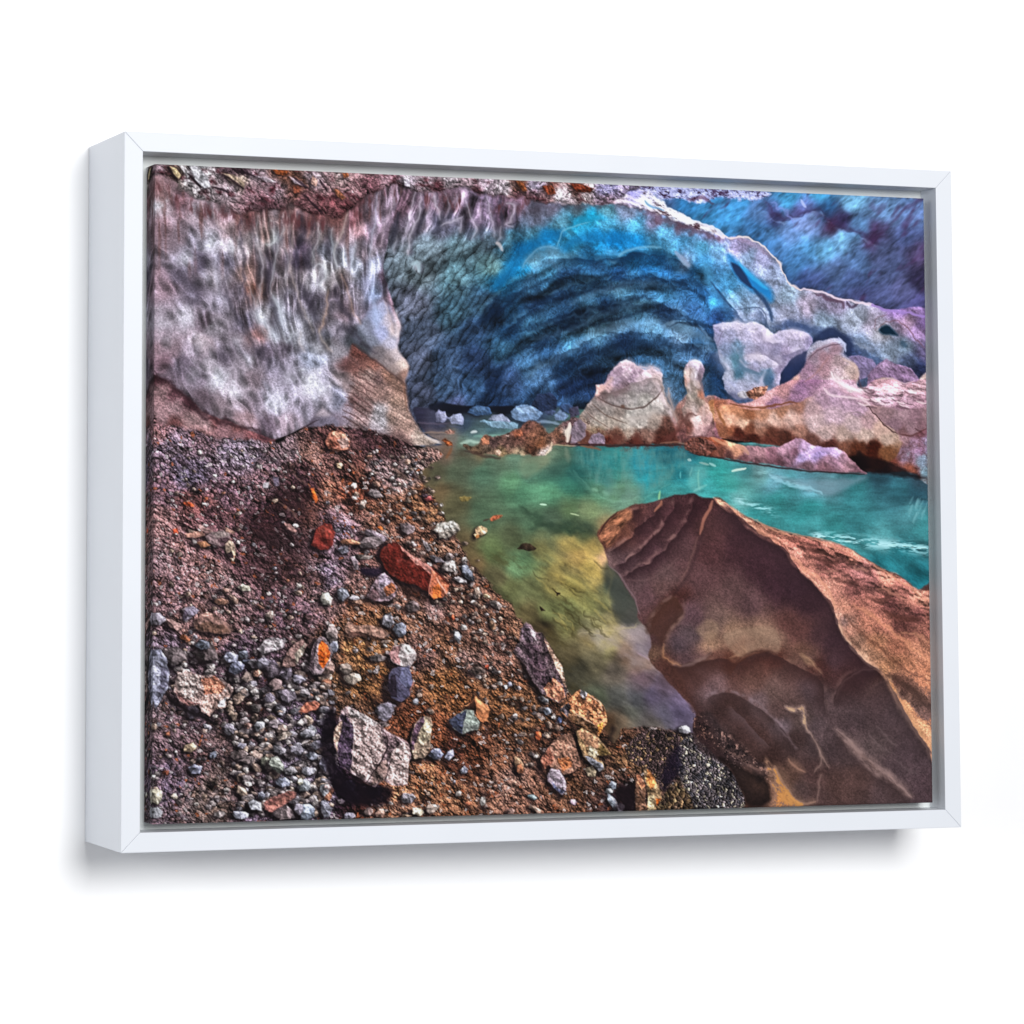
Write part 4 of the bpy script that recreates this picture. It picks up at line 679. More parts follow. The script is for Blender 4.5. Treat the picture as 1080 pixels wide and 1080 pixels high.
    for L, wd, cc, al in (([(770, 428), (790, 433), (810, 432), (830, 428), (842, 428)], 2.2, (140, 78, 45), .8), ([(756, 432), (760, 444), (765, 452)], 3, (150, 90, 50), .7), ([(876, 395), (882, 405), (895, 412), (910, 418)], 3.6, (245, 232, 235), .8), ([(868, 412), (876, 420), (890, 422), (906, 424), (918, 432)], 2.6, (235, 215, 220), .7),
        ([(884, 360), (891, 366), (892, 375)], 2.6, (190, 195, 222), .8), ([(852, 384), (862, 374), (876, 368), (888, 366)], 1.6, (105, 78, 95), .6), ([(888, 382), (898, 386), (904, 396), (904, 408)], 3, (205, 175, 165), .7), ([(914, 432), (925, 444), (938, 456), (946, 461)], 1.3, (85, 55, 58), .8),
        ([(925, 405), (940, 403), (952, 408), (965, 405)], 1.6, (215, 185, 185), .7), ([(905, 402), (908, 412), (916, 414)], 2, (100, 70, 80), .5), ([(875, 378), (862, 396), (848, 408)], 2, (170, 125, 125), .5), ([(948, 462), (960, 464), (970, 460), (977, 455)], 2, (105, 60, 60), .7), ([(890, 442), (905, 438), (920, 448)], 1.3, (140, 122, 120), .4), ([(965, 455), (975, 462)], 2, (80, 45, 50), .5)):
        stroke(L, wd, cc, al, wob=1, seed=int(L[0][0]))
    for k in range(26):
        x0 = 905+_rs.rand()*68; y0 = 410+_rs.rand()*22
        stroke([(x0, y0), (x0+5, y0+2.5), (x0+11, y0+3)], 1.6, (238, 222, 222) if k % 2 else (120, 88, 100), .65, 1, wob=1, seed=k)
    w, m, D = area(parse("905,480 915,485 940,492 960,502 978,508 960,508 930,503 905,500 895,495"), 2, 1.5); lay(w, m*.7, (22, 14, 18))
    w, m, D = area(parse("767,463 780,470 810,474 850,476 880,480 900,492 915,500 905,503 860,498 800,482 770,474"), 2, 1.5); lay(w, m*.45, (30, 16, 18))
    # small finger of stones on the ridge
    rock(parse("778,418 782,415 790,417 791,422 784,423 779,421"), (195, 190, 200), (), .1); rock(parse("787,417 795,411 806,411 810,410 806,420 796,424 790,423"), (168, 112, 92), [(parse("795,412 806,412 803,417 797,418"), (190, 135, 112))], .25)
    # mauve tongue in front of the ridge
    block(parse("722,470 730,465 740,463 752,464 765,467 785,473 806,475 822,474 832,469 839,465 846,466 856,472 868,475 882,476 890,480 898,489 907,497 914,503 890,502 850,499 820,494 790,490 765,486 735,482 724,477"),
        parse("""726,472,120,66,52 738,468,105,58,48 745,476,95,50,42 756,468,150,85,68 760,478,120,75,68 772,472,205,150,125 778,478,190,135,115 768,482,110,72,72 790,480,150,110,118 800,482,160,118,126 800,488,120,85,92 815,480,140,98,110 825,478,165,125,140 832,472,170,130,148 840,468,160,122,142
        838,480,125,88,102 830,486,130,95,108 848,474,180,145,175 856,478,205,175,215 846,486,175,150,190 850,494,120,88,98 862,480,150,125,165 870,478,165,138,178 880,480,190,160,195 875,488,150,112,128 890,486,165,125,140 895,494,145,108,118 905,499,120,85,95 870,496,130,92,102 820,490,110,76,85 785,486,115,78,84"""), 2.5, 1.5, .16, .2, 11)
    stroke([(845, 486), (856, 480), (868, 478), (880, 482)], 2.6, (192, 160, 205), .7, 1.5, wob=1); stroke([(775, 473), (784, 476), (790, 482)], 4, (200, 150, 128), .7, 1.4); stroke([(750, 464), (758, 468), (766, 472)], 3, (205, 150, 120), .7, 1.3)
    stroke([(726, 480), (765, 487), (800, 493), (850, 500), (912, 504)], 2, (62, 34, 40), .75, 1.2)
    rock(parse("722,470 730,464 742,464 752,468 756,476 745,484 730,480 722,476"), (104, 64, 56), (), .22, seed=6)
    # foot of the boulder: rust and driftwood edge
    stroke([(600, 470), (640, 472), (680, 472), (722, 472)], 2.6, (70, 34, 34), .8, 1.3); stroke([(612, 472), (625, 474), (634, 477)], 2, (130, 88, 66), .9)
    stroke([(696, 470), (712, 469), (724, 471)], 2, (150, 120, 100), .5)
    stroke([(608, 472), (580, 471)], 1.4, (190, 165, 130), .6)

def paint_shore():
    a = area(parse("""150,447 165,447 200,452 225,462 260,463 290,467 308,459 322,452 340,450 362,450 375,453 400,457 425,466 440,472 455,474 466,478 468,482 460,488 452,492 447,497 443,503 447,512 455,522 462,532 467,542 474,554 482,566 486,574 492,584 495,592
     501,600 508,608 518,618 528,630 540,640 548,652 556,662 570,672 585,690 594,712 600,730 612,740 625,750 640,772 648,782 656,772 668,768 690,768 712,770 730,774 745,782 755,792 768,806 780,822 786,842 788,870 150,880"""), 1.5, 2.2, 7, 5, True, 3)
    w, m, D = a; x, y = X[w], Y[w]
    c = colours(w, parse("""180,470,112,102,118 250,478,112,106,122 165,455,130,100,105 215,465,95,80,90 300,470,96,84,90 330,480,112,88,82 345,470,72,48,48 200,500,95,90,110 280,510,100,80,86 320,510,58,40,46 240,520,96,76,86 290,530,60,42,48 310,540,62,45,48
     330,540,120,85,75 345,520,125,88,72 400,468,76,54,56 385,460,72,52,56 420,475,80,60,62 430,486,120,108,108 455,478,110,90,85 380,500,92,60,50 360,480,95,72,70 370,490,78,52,50 420,508,125,108,108 435,498,135,120,118 400,500,120,105,108
     400,530,108,76,60 370,520,102,60,45 385,515,85,50,40 440,530,112,82,60 425,540,100,68,50 450,515,100,70,48 455,545,112,84,60 170,550,110,86,86 170,520,95,76,86 230,545,90,65,70 205,530,105,70,70 280,550,62,42,46 300,570,66,52,55 250,560,95,70,75
     200,600,122,96,96 165,590,105,88,92 260,590,72,52,56 240,575,78,58,62 220,605,108,85,82 180,625,105,84,86 240,620,105,88,88 300,600,76,56,56 290,620,72,55,58 300,640,70,55,60 330,610,102,82,80 345,630,100,82,82 320,650,82,66,70 360,560,112,102,118
     350,545,118,100,110 350,590,102,88,98 345,610,108,98,112 365,575,95,75,80 380,640,100,70,50 375,620,100,78,72 400,560,110,82,70 390,580,98,72,66 440,560,96,70,58 460,580,112,86,70 430,585,82,62,55 420,620,100,76,66 450,610,80,58,52 470,620,92,66,56
     485,600,92,72,60 500,640,98,72,58 490,660,90,66,54 440,650,104,78,62 455,640,98,80,76 400,665,105,76,50 380,680,110,80,50 470,680,105,76,56 450,690,90,70,64 530,680,96,70,60 520,660,105,78,62 545,670,100,75,58 400,710,98,70,44 380,725,95,68,42
     470,720,95,66,40 500,700,100,80,72 520,740,95,66,42 490,740,98,66,40 460,770,98,60,40 435,760,85,52,35 500,800,80,50,35 480,790,60,36,28 560,760,86,62,42 580,780,70,48,36 540,820,112,88,76 530,800,100,70,52 450,820,122,86,60 420,830,128,92,66
     480,840,100,72,52 600,840,86,62,46 620,800,62,44,34 640,830,75,56,46 560,850,112,82,66 590,820,80,56,42 420,855,122,92,72 400,850,110,80,62 180,760,90,76,80 165,740,95,85,85 220,740,72,60,66 230,780,76,64,64 180,820,80,70,80 165,850,85,75,82
     220,840,92,82,76 240,820,80,70,66 210,800,78,62,64 260,760,74,60,60 270,740,55,42,42 300,740,88,78,92 320,780,108,104,120 300,760,100,92,108 340,840,112,106,122 320,820,112,108,124 280,850,96,86,100 260,820,70,55,55 330,700,80,65,70 250,690,70,60,70
     280,710,75,62,72 180,680,90,80,90 200,660,115,90,85 230,665,95,75,72 165,700,80,75,85 350,790,28,20,34 365,835,26,16,24 390,845,40,22,20 345,765,60,52,72 340,690,60,46,40 350,720,90,68,48 360,745,80,60,46 690,800,66,52,42 700,780,55,44,40 720,830,76,62,52 660,800,85,65,45
     740,800,58,48,52 770,850,40,40,44 765,820,50,46,50 680,775,60,46,42 720,785,52,44,44 655,785,80,56,40 740,840,80,70,60 700,840,60,46,40 710,800,32,24,34 670,840,30,20,26 650,850,45,34,36 690,820,90,70,48"""), 5, 6, 14, 6)
    # grit of several sizes
    px = x+2*fbm(x, y, 7, 2, 2); py = y+2*fbm(x, y, 7, 5, 2)
    size = np.clip((y-450)/380, 0, 1)
    d1, gp, idn, ox, oy = cells(px, py, 2.6, 2, 25, 1.35); s1 = (idn-.5)*.9+(np.clip(gp/.4, 0, 1)-.65)*.42+(ox*LX+oy*LY)*.7
    d2_, gp2, id2, ox2, oy2 = cells(px, py, 5.2, 5, 20, 1.4); s2 = (id2-.5)*.85+(np.clip(gp2/.3, 0, 1)-.75)*.6+(ox2*LX+oy2*LY)*.8
    lump = fbm(x, y, 13, 8, 5, .62, 30, 1.3); g0, g1 = np.gradient(lump)
    stony = np.clip(fbm(x, y, 26, 14, 3)*1.6+.30+np.clip((330-x)/200, -.6, .5), 0, 1)       # stonier to the left, muddier near the water
    c = c*(1+s1*(.35+.3*stony)+s2*stony*.55+lump*.24+np.clip((g1*LX+g0*LY)*5.5, -.5, .55)*(1-.5*stony))[..., None]
    tint = ((id2-.5)[..., None]*np.array((-.05, 0, .10))+(idn-.5)[..., None]*np.array((.07, .0, -.05)))*stony[..., None]
    c = c+tint*.35; kt = np.clip((y-520)/120, 0, 1)[..., None]; c = c*(np.array((1.03, .96, .95))*(1-kt)+np.array((1.12, 1.05, 1.07))*kt); c = c-(c-c.mean(-1, keepdims=True))*.08
    rust = ((idn > .98) & (gp > .1))[..., None]*.8; c = c*(1-rust)+np.array((150, 82, 52))/255*rust
    pale = ((idn < .05) & (gp > .12))[..., None]*.65; c = c*(1-pale)+np.array((185, 175, 175))/255*pale
    dk = np.clip(fbm(x, y, 9, 22, 4, .65, 35, 1.6)-.3, 0, 1)[..., None]*1.6; dk = np.clip(dk*.8, 0, .6); c = c*(1-dk)+np.array((38, 26, 28))/255*dk
    lay(w, m, np.clip(c, 0, 1)); grain(w, .22, 9, 1.3, m)
    # wet dark slope patches and streaks of the bank
    for pts, al in (("290,515 320,508 340,520 330,535 350,548 345,556 310,545 285,535", .55), ("255,545 290,540 330,560 345,572 335,590 300,585 262,570", .5), ("270,580 310,590 340,610 320,618 290,612 265,600", .35), ("372,456 405,456 430,466 440,474 420,484 395,480 375,470", .35),
                    ("270,725 290,722 282,745 262,765 245,758 250,740", .4), ("380,735 410,735 425,745 420,752 395,748", .4)):
        w, m, D = area(parse(pts), 8, 4, 10); lay(w, m*al, (44, 26, 30))
    for k in range(30):
        x0 = 290+_rs.rand()*150; y0 = 480+_rs.rand()*60
        stroke([(x0, y0), (x0+9, y0+6), (x0+20, y0+15)], 1.5+_rs.rand(), (52, 32, 34) if k % 2 else (150, 118, 104), .4, 1.3, wob=2, seed=k)

def pebbles():
    """loose pebbles, thick at the lower left, each one laid on its own"""
    P = []
    for i in range(560):
        x = 158+_rs.rand()*300; y = 470+_rs.rand()*388
        s = 1.3+(y-460)/400*2.2*_rs.rand()+_rs.rand()
        if x > 330 and _rs.rand() < .62: continue
        if y < 640 and _rs.rand() < .45: continue
        P.append((y, x, s))
    for i in range(330):                                            # the heap by the big boulder
        y = 722+_rs.rand()*138; x = 238+(y-722)*.12+_rs.rand()*(116-(y-722)*.15)
        P.append((y, x, 2.6+_rs.rand()**2*4.0))
    for i in range(70):
        x = 158+_rs.rand()*190; P.append((686+_rs.rand()*40+(x-158)*.06, x, 3+_rs.rand()*3.4))
    for i in range(210):
        t = _rs.rand(); P.append((560+t*290+_rs.rand()*20-60, 430+t*150+_rs.rand()*70-40, 1.2+_rs.rand()*1.8))
    for i in range(60): P.append((475+_rs.rand()*45, 380+_rs.rand()*75, 1+_rs.rand()*1.2))
    P.sort()
    pal = [(124, 110, 112), (104, 92, 94), (140, 126, 126), (92, 80, 80), (120, 98, 90), (156, 144, 142), (132, 106, 92), (108, 102, 112), (96, 76, 68), (170, 158, 154), (142, 116, 100), (84, 74, 78)]
    for y, x, s in P:
        if x > 440: c = pal[_rs.choice([1, 3, 4, 6, 8, 9, 10])]
        else: c = pal[_rs.randint(len(pal))]
        if _rs.rand() < .018: c = (150, 88, 62)
        c = np.array(c)*(.95+_rs.rand()*.35)
        stone(x, y, s*(1.05+_rs.rand()*.35), s*(.72+_rs.rand()*.25), _rs.rand()*70-20, c)

def paint_stones():
    S = """162,712,10,24,8,125,125,145 185,690,14,11,20,100,85,88 218,688,14,10,15,82,68,70 214,679,9,6,20,88,95,120 200,644,8,5,20,140,120,130 184,658,12,5,35,150,110,105 165,652,10,7,0,130,120,135 196,672,6,3,30,150,78,45 238,622,5,3,10,140,100,90 247,632,8,3,50,165,125,110
     258,620,8,4,10,205,195,170 235,634,8,4,5,150,100,80 285,649,5,5,0,165,140,130 275,640,5,2.6,30,150,100,85 316,618,3,3,0,225,210,200 258,690,6,5,20,120,125,155 244,693,9,7,30,118,118,150 262,697,6,3,0,110,120,165 285,698,11,5,10,112,95,115 250,704,8,9,20,110,112,150
     269,700,8,5,30,150,140,150 278,700,9,7,0,128,118,142 262,714,7,6,0,130,108,100 272,709,5,4,0,170,115,95 288,706,10,8,30,98,84,96 303,710,8,7,20,118,105,122 316,716,7,6,0,125,115,140 292,722,8,7,0,120,95,95 285,735,6,5,0,118,106,124 304,733,9,8,20,124,110,126 322,730,6,5,0,135,125,130
     243,768,7,7,0,130,120,135 204,750,7,8,20,120,108,128 216,770,4,3,0,150,120,110 202,787,9,6,-30,165,135,105 226,795,4,4,0,108,115,145 207,810,7,6,0,115,115,150 178,773,3,3,0,165,90,60 176,813,4,3,0,160,75,50 165,838,7,9,0,170,158,135 165,855,8,6,0,125,125,135 185,838,4,3,0,190,170,150
     282,803,8,6,45,150,150,128 293,806,12,7,50,145,150,138 275,765,7,6,10,140,138,150 290,762,6,5,10,135,118,125 262,765,5,4,0,150,105,95 256,785,6,4,0,118,110,135 252,795,10,5,-10,120,100,100 262,800,8,5,0,135,115,115 300,775,10,4,-25,150,130,118 330,770,6,6,0,130,132,145 300,824,8,5,0,120,125,155
     322,828,7,7,0,140,145,160 343,832,6,7,0,145,148,162 277,838,5,5,0,98,98,122 270,848,8,7,20,165,165,182 255,858,10,5,0,150,150,178 300,855,12,8,0,140,118,122 325,855,9,9,-40,135,150,185 345,852,7,9,0,135,132,158 312,842,7,5,0,128,118,128 316,852,6,7,-20,120,108,130 318,823,4,4,0,215,205,170
     326,773,8,5,0,120,115,130 314,790,9,7,20,118,108,128 330,796,7,5,0,110,112,135 342,805,5,9,0,118,112,140 326,812,8,5,0,135,130,150 308,812,7,5,0,118,112,118 296,790,8,5,15,125,118,128 335,785,7,5,0,112,105,125
     395,521,9,5,20,125,110,112 355,466,9,7,0,165,95,75 358,491,4,4,0,205,165,125 374,513,4,4,20,200,175,165 398,512,5,3,40,185,130,110 390,482,3,2,0,190,125,100 430,488,4,3,20,190,140,120 452,527,5,3,10,170,65,65 447,524,4,2,0,70,50,60 374,526,3,2,0,225,210,205
     383,533,4,6,20,150,130,120 402,558,3.5,2.6,20,220,100,30 396,566,14,5,18,135,115,128 391,573,15,7,-10,128,108,112 370,572,11,3,5,165,100,70 385,588,12,3,8,125,110,105 375,594,4,9,-20,140,120,130 363,580,7,5,20,112,105,128 430,558,8,6,30,120,100,105 450,576,3,8,-40,120,108,112
     475,598,9,7,30,215,195,190 474,588,5,4,0,130,110,110 460,590,8,4,30,115,105,115 494,605,5,10,-35,105,112,138 485,612,8,3,20,165,155,160 504,626,4,7,-15,150,125,110 524,639,8,4,30,155,135,130 514,630,4,2,20,190,160,120 520,660,5,4,40,150,105,75 483,672,4,7,-15,175,175,195
     362,627,7,7,10,118,120,142 374,631,6,3,0,165,155,165 378,635,7,2.6,0,170,120,95 345,632,6,8,-40,215,205,190 351,668,7,11,5,175,150,148 352,683,6,7,20,112,112,140 410,656,8,9,30,140,132,150 423,664,8,7,20,105,110,138 436,640,8,7,0,110,90,92 415,632,5,4,0,100,70,60 478,652,2.4,3,0,190,70,35
     400,694,10,4,10,125,110,110 397,708,3.5,3,0,190,175,180 372,715,9,7,10,165,145,130 365,705,7,6,0,140,120,110 345,704,9,8,10,160,120,110 439,740,4,4,0,140,140,158 402,748,5,6,30,125,130,145 404,763,5,4,0,140,120,120 514,704,2.6,2.6,0,205,70,40 505,708,9,5,0,98,78,72 460,795,8,7,0,112,118,165
     475,796,4,7,25,128,128,165 490,812,5,5,30,120,122,150 511,815,6,3,15,160,90,65 480,824,2.6,3,0,130,135,170 485,837,3,3.4,0,185,170,165 431,841,8,6,0,150,140,152 442,855,7,5,0,225,200,165 456,852,7,6,-30,210,180,165 430,860,6,2,0,190,150,120 510,845,3,5,0,210,200,195 495,847,3,2.6,0,215,110,70
     390,855,5,5,0,170,135,130 402,857,5,5,0,205,150,130 370,859,6,4,0,150,140,170 361,844,5,3,0,150,130,140 347,829,4,3,0,185,150,150 385,812,10,8,0,60,52,78 370,828,8,6,0,56,52,84 398,833,8,7,0,56,40,58
     568,776,4,6,0,205,85,40 548,806,5,9,-15,170,125,90 549,811,4,6,0,185,100,60 578,751,4,4,0,120,130,160 591,760,3,3,0,60,80,150 540,855,5,4,20,150,110,100 562,840,5,3,30,120,150,160 605,846,3,3,0,170,140,160 565,853,7,3,30,180,140,120
     646,829,6,5,30,110,120,145 648,848,4,12,-30,150,165,190 655,852,5,6,0,170,165,190 643,835,4,3,0,200,200,210 722,770,7,4,20,222,215,228 538,722,3,3,0,150,150,190 534,725,2.6,3,0,190,190,215 574,738,7,3,30,130,130,140 580,765,3,6,-40,140,110,95 588,768,3,3,0,150,110,90"""
    for q in parse(S):
        x, y, rx, ry, rot, r, g, b = q
        stone(x, y, rx, ry, rot, (r, g, b))
    for pts, cc in (("328,575 334,558 342,552 350,553 353,562 352,575 347,580 338,580", (112, 45, 40)),):
        rock(parse(pts), cc, [(parse("334,560 342,553 350,554 351,566 340,566"), (128, 56, 48))], .18, (-3, 2), 2)

def paint_boulders():
    # rust-red wedge
    w, m, D = area(parse("380,600 392,600 406,598 410,604 396,609 384,606"), 2, 1); lay(w, m*.85, (36, 28, 50))
    w, m, D = area(parse("397,586 402,575 410,574 404,590"), 1.5, 1); lay(w, m*.8, (40, 28, 36))
    w, m, D = area(parse("415,612 430,614 452,626 456,636 444,636 425,625"), 3, 1); lay(w, m*.7, (45, 28, 26))
    rock(parse("401,588 403,580 410,574 418,573 424,578 434,586 446,593 456,599 462,606 468,610 474,617 472,627 468,631 458,633 453,626 440,618 424,614 412,606 406,600"), (92, 36, 30),
         [(parse("401,590 403,580 411,575 421,575 428,588 440,596 452,604 455,612 454,627 440,618 424,612 410,602"), (88, 33, 28)), (parse("421,575 426,578 440,590 456,599 461,607 454,606 446,600 432,590"), (160, 108, 100)), (parse("455,612 456,602 464,608 474,618 472,626 468,631 458,633 453,628"), (168, 96, 72)), (parse("456,622 462,614 466,622 466,631 457,632"), (190, 100, 52))], .2, (-3, 3), 4, .2)
    stroke([(461, 610), (467, 620), (472, 628)], 1.5, (230, 190, 175), .7); stroke([(424, 580), (440, 590), (455, 600)], 1.2, (190, 130, 120), .6); stroke([(456, 606), (454, 618), (453, 629)], 1.3, (215, 150, 130), .6)
    rock(parse("387,630 393,618 399,608 406,604 412,610 420,620 418,630 410,634 396,634"), (124, 105, 112), [(parse("399,609 406,605 414,616 406,622 400,620"), (150, 135, 150)), (parse("405,620 414,614 418,622 408,630"), (155, 95, 68)), (parse("388,630 396,618 402,630 396,634"), (92, 70, 74))], .26, (-4, 4), 7)
    rock(parse("364,664 368,656 376,660 390,659 402,662 412,668 404,674 384,672 368,672"), (140, 108, 96), [(parse("368,666 384,668 404,673 384,676 366,672"), (82, 58, 52))], .22, (-2, 3), 9)
    rock(parse("411,690 416,682 424,679 433,680 439,688 439,696 434,704 424,703 415,699"), (170, 158, 158), [(parse("411,690 416,682 424,680 420,692 424,702 415,699"), (150, 112, 112)), (parse("424,680 434,682 438,690 430,692"), (198, 192, 190))], .22, (-6, 7), 10)
    rock(parse("414,706 422,703 432,703 435,712 437,722 433,734 424,740 414,736 409,724 411,712"), (80, 76, 98), [(parse("424,704 432,704 437,722 428,726 422,716"), (108, 108, 138)), (parse("409,724 412,712 418,712 420,736 413,734"), (48, 40, 52)), (parse("432,728 438,716 440,726 434,736"), (140, 95, 88))], .14, (-7, 6), 12)
    rock(parse("399,746 402,742 410,740 418,744 414,756 408,761 400,758"), (118, 112, 124), (), .2, (-2, 3), 14)
    # blue-grey and orange pair
    rock(parse("489,745 497,742 501,737 502,734 508,740 514,744 518,749 514,760 510,763 503,757 496,750"), (185, 118, 80), [(parse("489,745 497,742 501,738 504,756 496,750"), (72, 46, 38)), (parse("502,735 508,740 517,749 511,752 504,746"), (225, 150, 105))], .14, (-3, 3), 15)
    rock(parse("474,760 482,753 492,749 500,750 507,762 505,770 496,771 488,774 478,767"), (112, 116, 112), [(parse("474,760 482,754 492,750 490,762 488,774 478,767"), (60, 64, 84)), (parse("492,750 500,750 506,762 496,766 491,760"), (140, 148, 140))], .2, (-4, 4), 17)
    # tan tooth
    rock(parse("435,793 434,778 438,764 444,757 450,754 455,757 457,765 455,778 454,792 448,799 438,800"), (150, 128, 112), [(parse("435,790 434,778 440,762 449,755 446,768 440,778 438,790"), (92, 70, 84)), (parse("449,757 456,764 455,780 446,786 442,780"), (180, 162, 138))], .26, (-4, 4), 18)
    # big split granite boulder
    w, m, D = area(parse("340,760 352,745 360,770 356,800 368,818 395,828 414,830 412,842 392,850 372,848 356,838 345,815 338,790"), 3, 2); lay(w, m*.88, (22, 14, 24))
    rock(parse("352,772 358,762 361,748 368,744 378,749 390,756 400,762 407,770 416,774 424,778 432,785 434,796 432,808 431,822 430,828 414,828 406,822 396,829 388,826 380,820 370,813 360,806 355,792"), (138, 116, 120),
         [(parse("361,752 366,756 374,764 374,780 372,796 371,812 360,806 356,790 360,770"), (72, 58, 74)), (parse("366,745 378,750 392,758 402,764 404,776 408,790 402,806 392,824 380,818 372,812 374,790 374,768"), (158, 136, 134)), (parse("352,773 358,762 361,760 360,775 356,792"), (150, 125, 112)),
          (parse("416,786 424,780 432,787 433,800 431,826 414,827 408,820 412,802"), (168, 145, 142)), (parse("404,775 416,776 426,783 416,788 412,800 402,812 404,795 408,788"), (104, 86, 90)), (parse("400,806 408,800 410,812 404,824 392,828 394,818"), (112, 92, 88)), (parse("368,745 380,750 400,762 396,766 380,758 370,752"), (150, 140, 140))], .34, None, 20, .2)
    stroke([(407, 772), (410, 786), (404, 800), (396, 812), (388, 824)], 1.7, (48, 32, 36), .75, 1.1); stroke([(374, 764), (374, 785), (372, 808)], 1.2, (200, 180, 176), .5); stroke([(414, 800), (410, 815), (406, 824)], 1.6, (60, 42, 44), .6); stroke([(394, 770), (400, 780), (406, 790)], 1.2, (200, 180, 170), .4)
    # speckled reddish-grey boulder on the left
    w, m, D = area(parse("176,730 190,740 210,750 222,756 230,764 215,758 196,750 180,742"), 2.5, 1.5); lay(w, m*.9, (30, 22, 26))
    rock(parse("184,728 187,716 188,708 196,706 206,710 214,712 226,711 236,717 246,724 246,731 240,738 238,745 228,748 222,754 214,750 210,742 200,744 190,738"), (148, 124, 120),
         [(parse("187,716 190,708 206,711 212,716 210,728 200,736 188,728"), (158, 140, 136)), (parse("212,716 226,712 240,722 232,730 216,732"), (156, 102, 84)), (parse("214,734 232,730 245,728 238,744 222,752 214,748"), (166, 136, 128)), (parse("186,728 200,738 212,742 200,744 190,738"), (110, 78, 76)), (parse("232,738 240,734 237,744 230,744"), (190, 185, 190))], .36, (-2, 4), 22, .18)
    # brown slab at the left, small slab above it
    rock(parse("205,656 212,648 218,644 228,648 240,656 246,664 242,668 228,667 214,666 206,662"), (118, 90, 84), [(parse("206,660 216,655 240,660 244,667 226,667 208,664"), (102, 76, 66)), (parse("212,649 218,644 226,648 218,650"), (170, 130, 120))], .22, (-3, 3), 24)
    rock(parse("192,650 196,641 204,639 211,643 206,648 200,652 194,655"), (118, 110, 125), [(parse("192,650 196,642 200,648 195,655"), (75, 65, 78))], .2, (-2, 2), 25)
    rock(parse("216,566 222,561 234,559 243,562 243,567 238,572 236,576 228,575 220,572"), (122, 102, 104), [(parse("230,568 240,566 244,570 238,578 234,576"), (88, 66, 72)), (parse("222,561 240,560 242,564 228,567"), (138, 122, 120))], .2, (-2, 3), 26)
    rock(parse("238,574 242,570 248,574 249,582 246,592 241,586 238,580"), (155, 135, 120), [(parse("239,584 244,580 247,590 243,588"), (60, 45, 50)), (parse("245,580 248,583 247,591"), (205, 140, 115))], .2, (-2, 3), 27)
    rock(parse("195,563 205,560 213,560 216,564 206,567 197,566"), (160, 118, 106), (), .2, (0, 3), 28); rock(parse("208,572 216,570 222,575 212,577"), (150, 105, 80), (), .2, (0, 2), 29)
    rock(parse("208,552 216,556 224,560 218,562 210,558"), (150, 118, 115), (), .2); rock(parse("300,552 306,553 313,560 312,563 303,558"), (165, 125, 120), (), .2, (-1, 2)); rock(parse("238,556 246,560 247,562 239,560"), (170, 135, 120), (), .2)
    rock(parse("193,530 199,528 204,531 205,534 197,534"), (185, 80, 48), (), .25); rock(parse("182,558 187,556 188,562 183,562"), (200, 78, 50), (), .25); rock(parse("328,516 331,515 336,528 333,530 329,524"), (205, 98, 45), (), .2); rock(parse("278,509 284,509 283,515 277,515"), (165, 160, 165), (), .1); rock(parse("288,503 293,504 294,512 289,513"), (105, 95, 112), (), .2)
    rock(parse("343,466 348,457 358,454 364,458 369,466 368,474 356,477 346,474"), (165, 105, 88), [(parse("346,468 352,466 358,470 350,474"), (130, 75, 62)), (parse("350,457 360,456 366,462 356,462"), (182, 135, 115)), (parse("356,464 366,462 368,472 360,475"), (155, 125, 118))], .26, (-2, 3), 30)
    # orange-sided flat stones by the boulder
    rock(parse("325,704 328,690 333,676 338,671 344,673 349,680 352,690 346,702 340,711 331,712"), (125, 110, 115), [(parse("325,704 328,690 334,676 336,680 332,696 331,711"), (72, 60, 66)), (parse("337,682 341,675 348,682 348,694 342,706 337,700"), (215, 98, 40))], .28, (-5, 3), 31)
    rock(parse("298,702 303,688 312,678 320,674 324,680 318,694 312,702 304,704"), (122, 96, 92), [(parse("312,690 322,678 322,690 314,702"), (132, 122, 112)), (parse("318,692 326,690 326,702 314,703"), (60, 42, 42))], .24, (-4, 2), 32)
    rock(parse("272,684 278,676 286,672 294,672 303,676 300,682 290,686 278,690"), (150, 140, 145), [(parse("278,676 300,674 298,681 284,682"), (175, 165, 168))], .26, (-3, 3), 33)
    rock(parse("316,750 322,742 333,738 339,742 334,748 322,751"), (165, 100, 82), (), .22, (-2, 2), 34); rock(parse("280,853 280,845 292,838 304,833 314,834 313,840 300,848 288,855"), (140, 92, 86), [(parse("284,850 300,840 312,836 300,848 288,854"), (165, 110, 100))], .22, (-2, 3), 35)
    rock(parse("158,692 162,684 170,684 176,694 179,710 178,724 172,734 165,746 160,732 156,716"), (130, 130, 148), [(parse("160,694 166,688 170,700 168,720 162,732"), (150, 150, 168)), (parse("170,700 178,706 176,724 168,736"), (98, 95, 112))], .22, (-1, 3), 36)
    # shoreline stones
    rock(parse("457,560 462,553 472,551 478,550 484,555 485,560 478,566 470,569 463,569 462,563"), (158, 150, 142), [(parse("462,562 472,561 485,560 478,566 468,570 463,569"), (112, 104, 98)), (parse("462,554 478,551 482,556 472,559 464,558"), (185, 180, 172))], .28, (-3, 3), 37)
    rock(parse("500,565 503,558 508,556 514,558 515,562 508,566 503,569"), (215, 178, 140), [(parse("501,566 508,566 514,563 508,570 504,572"), (160, 105, 62))], .2, (-3, 2), 38)
    rock(parse("516,548 524,545 530,545 526,548 518,551"), (165, 90, 62), (), .2); stroke([(510, 551), (516, 549)], 2, (80, 45, 40), .6); rock(parse("484,526 490,524 498,526 494,529 487,530"), (120, 105, 62), (), .1)
    # dark cracked rock at the waterline
    w, m, D = area(parse("544,688 550,680 556,700 566,720 574,738 566,735 552,712"), 2, 1.5); lay(w, m*.85, (30, 22, 24))
